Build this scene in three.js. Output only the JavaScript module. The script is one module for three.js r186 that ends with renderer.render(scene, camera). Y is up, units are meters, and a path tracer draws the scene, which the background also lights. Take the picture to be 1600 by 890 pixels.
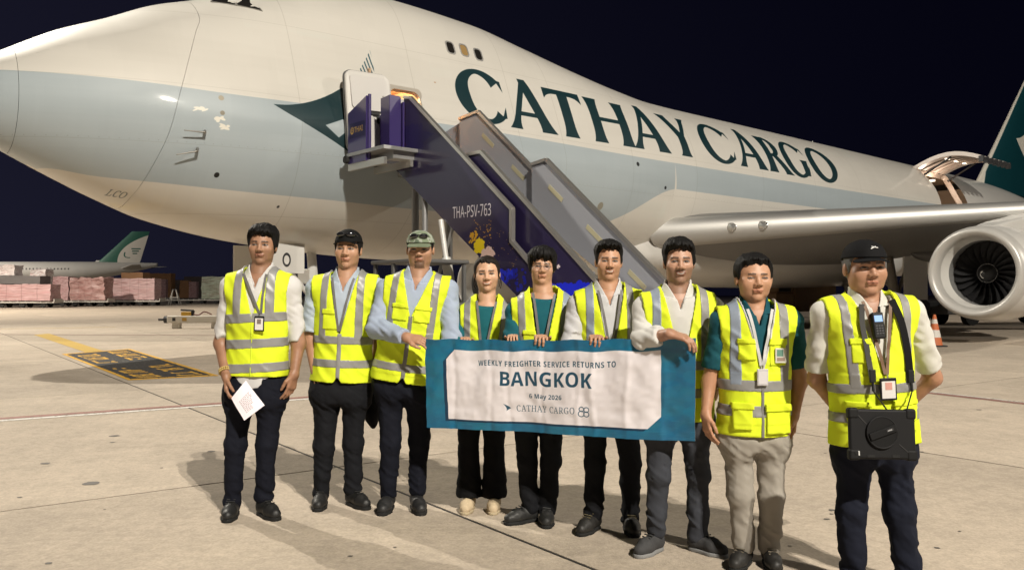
import * as THREE from 'three';
import { mergeGeometries } from 'three/addons/utils/BufferGeometryUtils.js';
import { RoundedBoxGeometry } from 'three/addons/geometries/RoundedBoxGeometry.js';

// ---------------------------------------------------------------- camera, sky, lights, exposure
const F = 1300, HEYE = 1.41, PITCH = Math.atan(15 / F);
const scene = new THREE.Scene();
const camera = new THREE.PerspectiveCamera(2 * Math.atan(445 / F) * 180 / Math.PI, 1600 / 890, 0.1, 3000);
camera.position.set(0, HEYE, 0);
camera.rotation.x = PITCH;
const renderer = new THREE.WebGLRenderer();
renderer.toneMapping = THREE.LinearToneMapping;
renderer.toneMappingExposure = 0.8;
renderer.shadowMap.enabled = true;
{ // night sky: navy glow of the city low on the left, nearly black high up and away from it
  const W = 256, Hh = 128, d = new Float32Array(W * Hh * 4);
  for (let j = 0; j < Hh; j++) for (let i = 0; i < W; i++) {
    const el = ((j + 0.5) / Hh - 0.5) * Math.PI, az = ((i + 0.5) / W - 0.5) * 2 * Math.PI;
    const x = Math.cos(az) * Math.cos(el), z = Math.sin(az) * Math.cos(el);
    const side = 0.5 + 0.5 * (-0.93 * x - 0.37 * z);             // towards the city
    const k = Math.pow(side, 3) * Math.exp(-Math.max(0, el) * 1.1), o = (j * W + i) * 4;
    d[o] = 0.001 + 0.0165 * k; d[o + 1] = 0.001 + 0.0165 * k; d[o + 2] = 0.0045 + 0.032 * k; d[o + 3] = 1;
  }
  const t = new THREE.DataTexture(d, W, Hh, THREE.RGBAFormat, THREE.FloatType);
  t.mapping = THREE.EquirectangularReflectionMapping; t.magFilter = THREE.LinearFilter; t.needsUpdate = true;
  scene.background = t; scene.environment = t;
}
// floodlight masts, the last two added as fill: base x, z, height, aimed at, candela of each lamp, lamp offsets along the crossbar, colour
const MASTS = [
  { at: [15.5, 26.5], h: 30, aim: [-1, 2, -14], cd: 6500, offs: [-0.75, 0.75], col: [1, 0.925, 0.8], label: 'tall floodlight mast behind the photographer lighting the group and the aircraft' },
  { at: [-27.5, -31.5], h: 28, aim: [0, 0, -6], cd: 5200, offs: [0], col: [1, 0.93, 0.8], label: 'floodlight mast beyond the aircraft nose throwing shadows towards the camera' },
  { at: [-58, -58], h: 28, aim: [-38, 0, -66], cd: 7500, offs: [-1, 1], col: [1, 0.9, 0.76], label: 'floodlight mast beside the cargo dollies far to the left' },
  { at: [-195, -222], h: 28, aim: [-140, 6, -253], cd: 21000, offs: [0], col: [1, 0.9, 0.76], label: 'added floodlight mast brightening the distant parked airliner' },  // unseen mast, added so the far airliner reads bright
  { at: [66, -6], h: 28, aim: [24, 3, -36], cd: 3500, offs: [0], col: [1, 0.92, 0.8], label: 'added floodlight mast lighting the aft of the large freighter' },  // unseen mast, added to light the rear of the hull
];

// ---------------------------------------------------------------- helpers
const V3 = (x, y, z) => new THREE.Vector3(x, y, z);
const taken = {};
function numbered(n) { const k = taken[n] = (taken[n] ?? -1) + 1; return k ? n + '_' + String(k).padStart(3, '0') : n; }
function tag(o, label, category, group, kind) {
  if (label) o.userData.label = label; if (category) o.userData.category = category;
  if (group) o.userData.group = group; if (kind) o.userData.kind = kind; return o;
}
function thing(name, label, category, pos = [0, 0, 0], turn = 0, group) {
  const g = new THREE.Group(); g.name = numbered(name); g.position.set(...pos); g.rotation.y = turn; scene.add(g);
  return tag(g, label, category, group);
}
function mesh(name, geo, mat, parent, pos) {
  const m = new THREE.Mesh(geo, mat); m.name = parent === scene ? numbered(name) : name;
  if (pos) m.position.set(...pos); m.castShadow = m.receiveShadow = true; parent.add(m); return m;
}
let rs = 7; const rnd = (a = 0, b = 1) => { rs = (rs * 1664525 + 1013904223) >>> 0; return a + (b - a) * rs / 4294967296; };
const lerp = (a, b, t) => a + (b - a) * t, clamp = (x, a, b) => x < a ? a : x > b ? b : x;
const sstep = (a, b, x) => { const t = clamp((x - a) / (b - a), 0, 1); return t * t * (3 - 2 * t); };
function mat(r, g, b, rough = 0.6, extra = {}) {
  const { phys, ...e } = extra;
  const m = new (phys ? THREE.MeshPhysicalMaterial : THREE.MeshStandardMaterial)({ roughness: rough, ...e }); m.color.setRGB(r, g, b); return m;
}
// hashed value noise, -1..1
function h3(x, y, z) { let n = Math.imul(x, 374761393) ^ Math.imul(y, 668265263) ^ Math.imul(z, 2147483647 - 1274126177); n = Math.imul(n ^ (n >>> 13), 1274126177); return ((n ^ (n >>> 16)) >>> 0) / 2147483648 - 1; }
function noise(x, y, z) {
  const X = Math.floor(x), Y = Math.floor(y), Z = Math.floor(z); let u = x - X, v = y - Y, w = z - Z;
  u = u * u * (3 - 2 * u); v = v * v * (3 - 2 * v); w = w * w * (3 - 2 * w);
  const a = lerp(lerp(h3(X, Y, Z), h3(X + 1, Y, Z), u), lerp(h3(X, Y + 1, Z), h3(X + 1, Y + 1, Z), u), v);
  const b = lerp(lerp(h3(X, Y, Z + 1), h3(X + 1, Y, Z + 1), u), lerp(h3(X, Y + 1, Z + 1), h3(X + 1, Y + 1, Z + 1), u), v);
  return lerp(a, b, w);
}
function tnoise(x, y, p, seed) { // tileable 2D noise of period p
  const X = Math.floor(x), Y = Math.floor(y); let u = x - X, v = y - Y; u = u * u * (3 - 2 * u); v = v * v * (3 - 2 * v);
  const m = (k) => ((k % p) + p) % p;
  return lerp(lerp(h3(m(X), m(Y), seed), h3(m(X + 1), m(Y), seed), u), lerp(h3(m(X), m(Y + 1), seed), h3(m(X + 1), m(Y + 1), seed), u), v);
}
function canvasTex(w, h, draw, srgb = true) {
  const c = document.createElement('canvas'); c.width = w; c.height = h; const x = c.getContext('2d'); draw(x, w, h);
  const t = new THREE.CanvasTexture(c); if (srgb) t.colorSpace = THREE.SRGBColorSpace; t.magFilter = THREE.LinearFilter; return t;
}
function dataTex(n, fn, srgb) {
  const d = new Uint8Array(n * n * 4); for (let j = 0; j < n; j++) for (let i = 0; i < n; i++) { const c = fn(i / n, j / n), o = (j * n + i) * 4; d[o] = c[0]; d[o + 1] = c[1]; d[o + 2] = c[2]; d[o + 3] = 255; }
  const t = new THREE.DataTexture(d, n, n, THREE.RGBAFormat); t.wrapS = t.wrapT = THREE.RepeatWrapping; t.magFilter = THREE.LinearFilter; if (srgb) t.colorSpace = THREE.SRGBColorSpace; t.needsUpdate = true; return t;
}
function bar(a, b, r, seg = 8, r2 = r) { // cylinder between two points
  a = V3(...a); b = V3(...b); const d = b.clone().sub(a), g = new THREE.CylinderGeometry(r2, r, d.length(), seg);
  g.applyQuaternion(new THREE.Quaternion().setFromUnitVectors(V3(0, 1, 0), d.clone().normalize())); const m = a.add(b).multiplyScalar(0.5); g.translate(m.x, m.y, m.z); return g;
}
function box(x0, x1, y0, y1, z0, z1, r = 0) { const g = r ? new RoundedBoxGeometry(x1 - x0, y1 - y0, z1 - z0, 2, r) : new THREE.BoxGeometry(x1 - x0, y1 - y0, z1 - z0); g.translate((x0 + x1) / 2, (y0 + y1) / 2, (z0 + z1) / 2); return g; }
function merged(list) { return mergeGeometries(list.map((g) => { g = g.index ? g.toNonIndexed() : g; for (const k of Object.keys(g.attributes)) if (!['position', 'normal', 'uv'].includes(k)) g.deleteAttribute(k); return g; })); }
function mono(pts) { // monotone cubic through points
  const n = pts.length, X = pts.map((p) => p[0]), Y = pts.map((p) => p[1]), h = [], d = [], m = [];
  for (let i = 0; i < n - 1; i++) { h[i] = X[i + 1] - X[i]; d[i] = (Y[i + 1] - Y[i]) / h[i]; }
  m[0] = d[0]; m[n - 1] = d[n - 2]; for (let i = 1; i < n - 1; i++) m[i] = d[i - 1] * d[i] > 0 ? 2 * d[i - 1] * d[i] / (d[i - 1] + d[i]) : 0;
  return (x) => { if (x <= X[0]) return Y[0]; if (x >= X[n - 1]) return Y[n - 1]; let i = 0; while (x > X[i + 1]) i++; const t = (x - X[i]) / h[i], t2 = t * t, t3 = t2 * t; return (2 * t3 - 3 * t2 + 1) * Y[i] + (t3 - 2 * t2 + t) * h[i] * m[i] + (3 * t2 - 2 * t3) * Y[i + 1] + (t3 - t2) * h[i] * m[i + 1]; };
}
// the place was surveyed from the photograph: a measured bearing and a depth give a point in metres
const CP = Math.cos(PITCH), SP = Math.sin(PITCH);
function at(px, py, depth) { const X = (px - 800) / F, Y = (445 - py) / F, dz = CP - Y * SP, t = depth / dz; return [X * t, HEYE + (Y * CP + SP) * t, -depth]; }
function onGround(px, py, y = 0) { const X = (px - 800) / F, Y = (445 - py) / F, t = (y - HEYE) / (Y * CP + SP); return [X * t, y, (Y * SP - CP) * t]; }

// ---------------------------------------------------------------- floodlight masts (outside the frame)
{
  const steel = mat(0.35, 0.35, 0.34, 0.5, { metalness: 0.6 }), dark = mat(0.05, 0.05, 0.05, 0.6);
  for (const M of MASTS) {
    const [x, z] = M.at, g = thing('floodlight_mast', M.label, 'light mast', [x, 0, z]);
    mesh('pole', merged([bar([0, 0, 0], [0, M.h, 0], 0.38, 16, 0.16), box(-0.7, 0.7, 0, 0.25, -0.7, 0.7)]), steel, g);
    const dir = V3(M.aim[0] - x, M.aim[1] - M.h, M.aim[2] - z).normalize(), ax = V3(-dir.z, 0, dir.x).normalize(), L = Math.max(...M.offs.map(Math.abs)) + 0.5;
    mesh('crossbar', bar([-ax.x * L, M.h, -ax.z * L], [ax.x * L, M.h, ax.z * L], 0.09), steel, g);
    for (const o of M.offs) {
      const p = V3(ax.x * o, M.h + 0.3, ax.z * o), q = new THREE.Quaternion().setFromUnitVectors(V3(0, 0, 1), dir);
      const hs = new THREE.BoxGeometry(0.7, 0.6, 0.3); hs.applyQuaternion(q); hs.translate(p.x, p.y, p.z); const housing = mesh('lamp_housing', hs, dark, g);
      const em = mat(0.8, 0.8, 0.8, 0.4); em.emissive.setRGB(...M.col); em.emissiveIntensity = 30;
      const gl = new THREE.BoxGeometry(0.6, 0.5, 0.02); gl.applyQuaternion(q); gl.translate(p.x + dir.x * 0.17, p.y + dir.y * 0.17, p.z + dir.z * 0.17); mesh('lamp_lens', gl, em, housing);
      const s = new THREE.SpotLight(new THREE.Color().setRGB(...M.col), M.cd, 0, 1.15, 0.35, 2); s.name = 'floodlight'; s.position.copy(p).addScaledVector(dir, 0.25); s.castShadow = true; s.shadow.radius = 9; s.shadow.camera.far = 250; s.shadow.mapSize.set(2048, 2048);
      s.target.position.set(M.aim[0] - x, M.aim[1], M.aim[2] - z); s.target.name = 'aim'; g.add(s); g.add(s.target);
    }
  }
}
// ---------------------------------------------------------------- ground
const concTex = dataTex(1024, (u, v) => {
  let f = 0; for (const [p, a, s] of [[5, 0.3, 1], [11, 0.26, 2], [27, 0.2, 3], [64, 0.22, 4], [170, 0.3, 5], [512, 0.5, 6]]) f += a * tnoise(u * p, v * p, p, s);
  const streak = tnoise(u * 6, v * 160, 1000, 9) * 0.12;
  const pit = tnoise(u * 300, v * 300, 300, 12) > 0.9 ? -0.35 : 0, st = Math.max(0, tnoise(u * 18, v * 18, 18, 21) - 0.62) * -1.1;
  const k = 1 + 0.11 * (f + streak + pit + st); return [178 * k, 165 * k, 149 * k].map((c) => clamp(c, 0, 255));
}, true);
const concBump = dataTex(512, (u, v) => { const k = 128 + 60 * tnoise(u * 256, v * 256, 256, 31) + 50 * tnoise(u * 90, v * 90, 90, 32); return [k, k, k]; });
const concMats = [0, 1, 2].map((k) => { const t = concTex.clone(); t.repeat.set(0.21, 0.21); t.rotation = k * 1.3; t.offset.set(k * 0.37, k * 0.11); t.needsUpdate = true; const b = concBump.clone(); b.repeat.set(1.2, 1.2); b.needsUpdate = true;
  const m = mat(1, 1, 1, 0.88, { map: t, bumpMap: b, bumpScale: 0.0025 }); m.color.setScalar([0.97, 1.02, 0.94][k]); return m; });
const UA = [-0.59, -0.807], UB = [0.807, -0.59], JO = [-1.43, -6.82];  // joint directions and a crossing of two joints
{
  const ground = thing('ground', null, null); ground.userData.kind = 'structure';
  const far = new THREE.PlaneGeometry(2400, 2400, 1, 1); far.rotateX(-Math.PI / 2);
  const uv = far.attributes.uv; for (let i = 0; i < uv.count; i++) uv.setXY(i, uv.getX(i) * 2400, uv.getY(i) * 2400);
  mesh('apron_sheet', far, concMats[0], ground, [0, -0.03, 0]);
  const LA = 6.8, LB = 4.5, gap = 0.013, sealant = mat(0.018, 0.017, 0.016, 0.8);
  const N0 = -5, N1 = 13, M0 = -8, M1 = 9; // along UA, along UB
  const P = (a, b) => [JO[0] + UA[0] * a + UB[0] * b, JO[1] + UA[1] * a + UB[1] * b];
  const quad = (p, y, uvs) => { if ((p[1][0] - p[0][0]) * (p[2][1] - p[0][1]) - (p[1][1] - p[0][1]) * (p[2][0] - p[0][0]) > 0) { p = [...p].reverse(); uvs = [...uvs].reverse(); } const g = new THREE.BufferGeometry(), pos = [], n = []; for (const i of [0, 1, 2, 0, 2, 3]) { pos.push(p[i][0], y, p[i][1]); n.push(0, 1, 0); } g.setAttribute('position', new THREE.Float32BufferAttribute(pos, 3)); g.setAttribute('normal', new THREE.Float32BufferAttribute(n, 3)); g.setAttribute('uv', new THREE.Float32BufferAttribute([0, 1, 2, 0, 2, 3].flatMap((i) => uvs[i]), 2)); return g; };
  const c4 = [P(N0 * LA, M0 * LB), P(N0 * LA, M1 * LB), P(N1 * LA, M1 * LB), P(N1 * LA, M0 * LB)];
  mesh('joint_sealant', quad(c4, -0.0045, c4), sealant, ground);
  for (let i = N0; i < N1; i++) for (let j = M0; j < M1; j++) {
    const a0 = i * LA + gap, a1 = (i + 1) * LA - gap, b0 = j * LB + gap, b1 = (j + 1) * LB - gap, c = P((a0 + a1) / 2, (b0 + b1) / 2);
    if (c[1] > 6 || Math.abs(c[0]) > 9 + 0.8 * Math.max(0, -c[1])) continue;
    const p = [P(a0, b0), P(a0, b1), P(a1, b1), P(a1, b0)], g = [quad(p, 0, p)];
    const pos = [], e = 0.004; for (let k = 0; k < 4; k++) { const A = p[k], B = p[(k + 1) % 4]; pos.push(A[0], 0, A[1], A[0], -e, A[1], B[0], -e, B[1], A[0], 0, A[1], B[0], -e, B[1], B[0], 0, B[1]); }
    const s = new THREE.BufferGeometry(); s.setAttribute('position', new THREE.Float32BufferAttribute(pos, 3)); s.setAttribute('uv', new THREE.Float32BufferAttribute(new Float32Array(pos.length / 3 * 2), 2)); s.computeVertexNormals();
    mesh('concrete_slab', mergeGeometries([g[0], s]), concMats[((i * 7 + j * 5) % 3 + 3) % 3], ground);
  }
  // painted lines: a strip with a worn edge, along ground points
  const wear = dataTex(256, (u, v) => { const k = tnoise(u * 40, v * 40, 40, 41) + 0.6 * tnoise(u * 110, v * 110, 110, 42) + 0.5 * tnoise(u * 6, v * 6, 6, 43); const c = k > 0.75 ? 70 : 255; return [c, c, c]; });
  const strip = (name, a, b, w, col, y = 0.004) => { const dx = b[0] - a[0], dz = b[1] - a[1], L = Math.hypot(dx, dz), nx = -dz / L * w / 2, nz = dx / L * w / 2; const m = mat(...col, 0.7, { alphaMap: wear, transparent: true });
    const p = [[a[0] - nx, a[1] - nz], [a[0] + nx, a[1] + nz], [b[0] + nx, b[1] + nz], [b[0] - nx, b[1] - nz]]; mesh(name, quad(p, y, [[0, 0], [0, w], [L / 2, w], [L / 2, 0]]), m, ground); };
  const K = [3.85, -15.8], l0 = [-13, -4.75], r0 = [9.2, -6.0], off = (p, dx, dz) => [p[0] + dx, p[1] + dz];
  strip('red_line', l0, K, 0.17, [0.32, 0.16, 0.13]); strip('white_line', off(l0, 0.09, 0.16), off(K, 0.09, 0.16), 0.12, [0.74, 0.71, 0.66], 0.0045);
  strip('red_line', K, r0, 0.12, [0.3, 0.15, 0.13], 0.0048); strip('white_line', off(K, 0.12, -0.07), off(r0, 0.12, -0.07), 0.08, [0.55, 0.52, 0.47], 0.0052);
  strip('red_line', [-30, -30.4], [-6.5, -28.4], 0.25, [0.22, 0.12, 0.1]); strip('yellow_line', [-40, -24], [-17.2, -36], 0.2, [0.45, 0.3, 0.05], 0.0049);
  // stand sign painted on the concrete: black field, yellow border and worn yellow lettering
  const sign = canvasTex(1024, 512, (x, w, h) => {
    x.clearRect(0, 0, w, h); x.fillStyle = '#1d1c1c'; x.fillRect(0, 0, w, h); x.strokeStyle = '#d9a520'; x.lineWidth = 26; x.strokeRect(13, 13, w - 26, h - 26);
    x.fillStyle = '#d9a520';
    for (const [cx, cy, cw] of [[50, 60, 330], [600, 60, 370], [50, 300, 280], [560, 300, 400]]) for (let k = 0; k < cw / 34; k++) { const X = cx + k * 34; if (k % 4 === 3) continue; if (rnd() < 0.8) x.fillRect(X, cy, 15, 140); x.fillRect(X, cy + Math.floor(rnd(0, 3)) * 60, 32, 22); if (rnd() < 0.5) x.fillRect(X, cy + 118, 32, 22); }
    x.fillStyle = '#1d1c1c'; x.fillRect(30, 225, w - 60, 60);
    for (let i = 0; i < 1500; i++) { x.fillStyle = rnd() < 0.6 ? 'rgba(120,112,104,0.55)' : 'rgba(28,27,27,0.7)'; x.fillRect(rnd(0, w), rnd(0, h), rnd(2, 26), rnd(1, 5)); }
  });
  const sm = mat(1, 1, 1, 0.75, { map: sign }), q = [onGround(200, 594), onGround(342, 587), onGround(202, 545), onGround(96, 553)].map((p) => [p[0], p[2]]);
  mesh('stand_marking', quad([q[3], q[0], q[1], q[2]], 0.0042, [[0, 1], [0, 0], [1, 0], [1, 1]].map(([u, v]) => [v, u])), sm, ground);
  const pts = [onGround(52, 523), onGround(76, 521), onGround(160, 548), onGround(132, 550)].map((p) => [p[0], p[2]]);
  mesh('yellow_marking', quad(pts, 0.0044, pts), mat(0.5, 0.33, 0.06, 0.7), ground);
  // dark oil spots and tar dabs lying on the slabs
  const tar = mat(0.13, 0.118, 0.105, 0.7);
  const spots = [[142, 755, 26], [178, 681, 17], [175, 691, 9], [70, 724, 15], [30, 777, 8], [75, 880, 10], [330, 705, 13], [252, 731, 5], [163, 796, 5], [547, 869, 9], [617, 855, 6], [1234, 853, 6], [1300, 797, 11], [1300, 803, 7], [1292, 811, 10], [1465, 856, 9], [1290, 708, 5], [1440, 706, 8], [1500, 830, 6], [1530, 640, 9]];
  for (const [px, py, w] of spots) { const c = onGround(px, py), r = w / F * -c[2] / 2 * 1.05, s = new THREE.Shape(); for (let k = 0; k < 14; k++) { const t = k / 14 * Math.PI * 2, q2 = r * (0.75 + 0.35 * rnd()); k ? s.lineTo(Math.cos(t) * q2, Math.sin(t) * q2 * 0.9) : s.moveTo(q2, 0); }
    const g = new THREE.ShapeGeometry(s); g.rotateX(-Math.PI / 2); mesh('tar_spot', g, tar, ground, [c[0], 0.003, c[2]]); }
}
// ---------------------------------------------------------------- the freighter. Local axes: +x aft from the nose, +y up, +z to its port side
const AC = thing('cargo_aircraft', 'huge white and grey four engined cargo jet with dark green lettering behind the people', 'aircraft', [-11.8, 0, -17.25], 40.7 * Math.PI / 180);
const zT = mono([[0, 5.593], [.15, 5.952], [.5, 6.361], [1, 6.679], [2, 7.29], [3, 7.76], [4, 8.27], [5, 8.63], [6, 9.07], [7, 9.435], [8, 9.707], [10, 9.881], [13, 9.758], [15, 9.439], [17, 9.087], [19, 8.778], [21, 8.57], [23, 8.54], [27, 8.535], [46, 8.467], [52, 8.45], [60, 8.1], [70, 7.4]]);
const zB = mono([[0, 5.593], [.15, 5.186], [.5, 4.8], [1, 4.535], [2, 4.04], [3, 3.585], [4, 3.2], [6, 2.782], [8, 2.568], [10, 2.449], [12, 2.403], [42, 2.4], [50, 2.8], [60, 4.6], [70, 6.6]]);
const wH = mono([[0, 0], [.15, .42], [.5, .8], [1, 1.17], [2, 1.7], [3, 2.1], [4, 2.42], [6, 2.85], [8, 3.08], [10, 3.2], [12, 3.25], [46, 3.25], [55, 2.6], [62, 1.7], [70, .5]]);
const zC = mono([[0, 5.593], [2, 5.543], [12, 5.4], [40, 5.4], [60, 6.2], [70, 7]]);
function hullAt(s, th) { // th -PI/2 keel .. PI/2 crown on the port side, beyond on starboard
  const t = Math.sin(th), c = Math.cos(th), zt = zT(s), zb = zB(s), zc = zC(s), w = wH(s), ht = zt - zc, e = clamp((ht - w) / 1.5, 0, 1);
  return [s, t > 0 ? zc + t * ht : zc + t * (zc - zb), w * c * (t > 0 ? 1 - 0.17 * e * Math.sin(Math.PI * t) : 1)];
}
const thOf = (s, z) => { const zc = zC(s); return Math.asin(clamp(z > zc ? (z - zc) / (zT(s) - zc) : (z - zc) / (zc - zB(s)), -1, 1)); };
function hullN(s, th) { const d = 0.01, s0 = Math.max(0.02, s), a = hullAt(s0 + d, th), b = hullAt(Math.max(0.005, s0 - d), th), c = hullAt(s0, th + d), e = hullAt(s0, th - d); const n = V3(a[0] - b[0], a[1] - b[1], a[2] - b[2]).cross(V3(c[0] - e[0], c[1] - e[1], c[2] - e[2])).normalize(); return s < 0.03 ? V3(-1, 0, 0) : n.multiplyScalar(-1).negate(); }
const hullPt = (s, z, off = 0) => { const th = thOf(s, z), p = hullAt(s, th), n = hullN(s, th); return V3(p[0] + n.x * off, p[1] + n.y * off, p[2] + n.z * off); };
const OPEN1 = [9.08, 10.02, 4.84, 6.72], OPEN2 = [41.35, 44.75, 5.35, 7.92];
function hullMesh(name, sFrom, sTo, rows, u0, ulen, plainU, m, holes = []) { // a hole is cut exactly: grid lines are put on its edges
  const insert = (list, vals) => { for (const v of vals) { let b = 0; list.forEach((q, i) => { if (Math.abs(q - v) < Math.abs(list[b] - v)) b = i; }); list[b] = v; } return list; };
  const S0 = sFrom(6), S1 = sTo(6), fr = insert(Array.from({ length: rows + 1 }, (_, i) => i / rows), holes.flatMap((h) => [(h[0] - S0) / (S1 - S0), (h[1] - S0) / (S1 - S0)])), ths = insert(Array.from({ length: 65 }, (_, i) => -Math.PI / 2 + i / 64 * Math.PI), holes.flatMap((h) => [thOf((h[0] + h[1]) / 2, h[2]), thOf((h[0] + h[1]) / 2, h[3])]));
  // sFrom/sTo: station as a function of height; a grid over the whole girth
  const N = 128, pos = [], nor = [], uv = [], idx = [];
  for (let half = 0; half < 2; half++) { const base = pos.length / 3, M = N / 2;
    for (let i = 0; i <= rows; i++) for (let j = 0; j <= M; j++) {
      let th = ths[j]; if (half) th = Math.PI - th;
      const sol = (f) => { let q = f(6); for (let k = 0; k < 12; k++) q = f(hullAt(q, th)[1]); return q; }, a = sol(sFrom), b = sol(sTo), s = a + (b - a) * fr[i], p = hullAt(s, th), n = hullN(s, th);
      pos.push(...p); nor.push(n.x, n.y, n.z); uv.push(half ? plainU : (s - u0) / ulen, (p[1] - 2) / 8);
    }
    for (let i = 0; i < rows; i++) for (let j = 0; j < M; j++) {
      const q = base + i * (M + 1) + j, v = [q, q + 1, q + M + 2, q + M + 1], cx = (pos[v[0] * 3] + pos[v[2] * 3]) / 2, cy = (pos[v[0] * 3 + 1] + pos[v[2] * 3 + 1]) / 2;
      if (!half && holes.some((h) => cx > h[0] && cx < h[1] && cy > h[2] && cy < h[3])) continue;
      half ? idx.push(v[0], v[1], v[2], v[0], v[2], v[3]) : idx.push(v[0], v[2], v[1], v[0], v[3], v[2]);
    } }
  const g = new THREE.BufferGeometry(); g.setAttribute('position', new THREE.Float32BufferAttribute(pos, 3)); g.setAttribute('normal', new THREE.Float32BufferAttribute(nor, 3)); g.setAttribute('uv', new THREE.Float32BufferAttribute(uv, 2)); g.setIndex(idx);
  // make face winding agree with the outward normals
  const ix = g.index.array; for (let k = 0; k < ix.length; k += 3) { const A = V3().fromArray(pos, ix[k] * 3), B = V3().fromArray(pos, ix[k + 1] * 3), C = V3().fromArray(pos, ix[k + 2] * 3), nn = B.sub(A).cross(C.sub(A)); if (nn.x * nor[ix[k] * 3] + nn.y * nor[ix[k] * 3 + 1] + nn.z * nor[ix[k] * 3 + 2] < 0) { const t = ix[k + 1]; ix[k + 1] = ix[k + 2]; ix[k + 2] = t; } }
  return mesh(name, g, m, AC);
}
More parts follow.
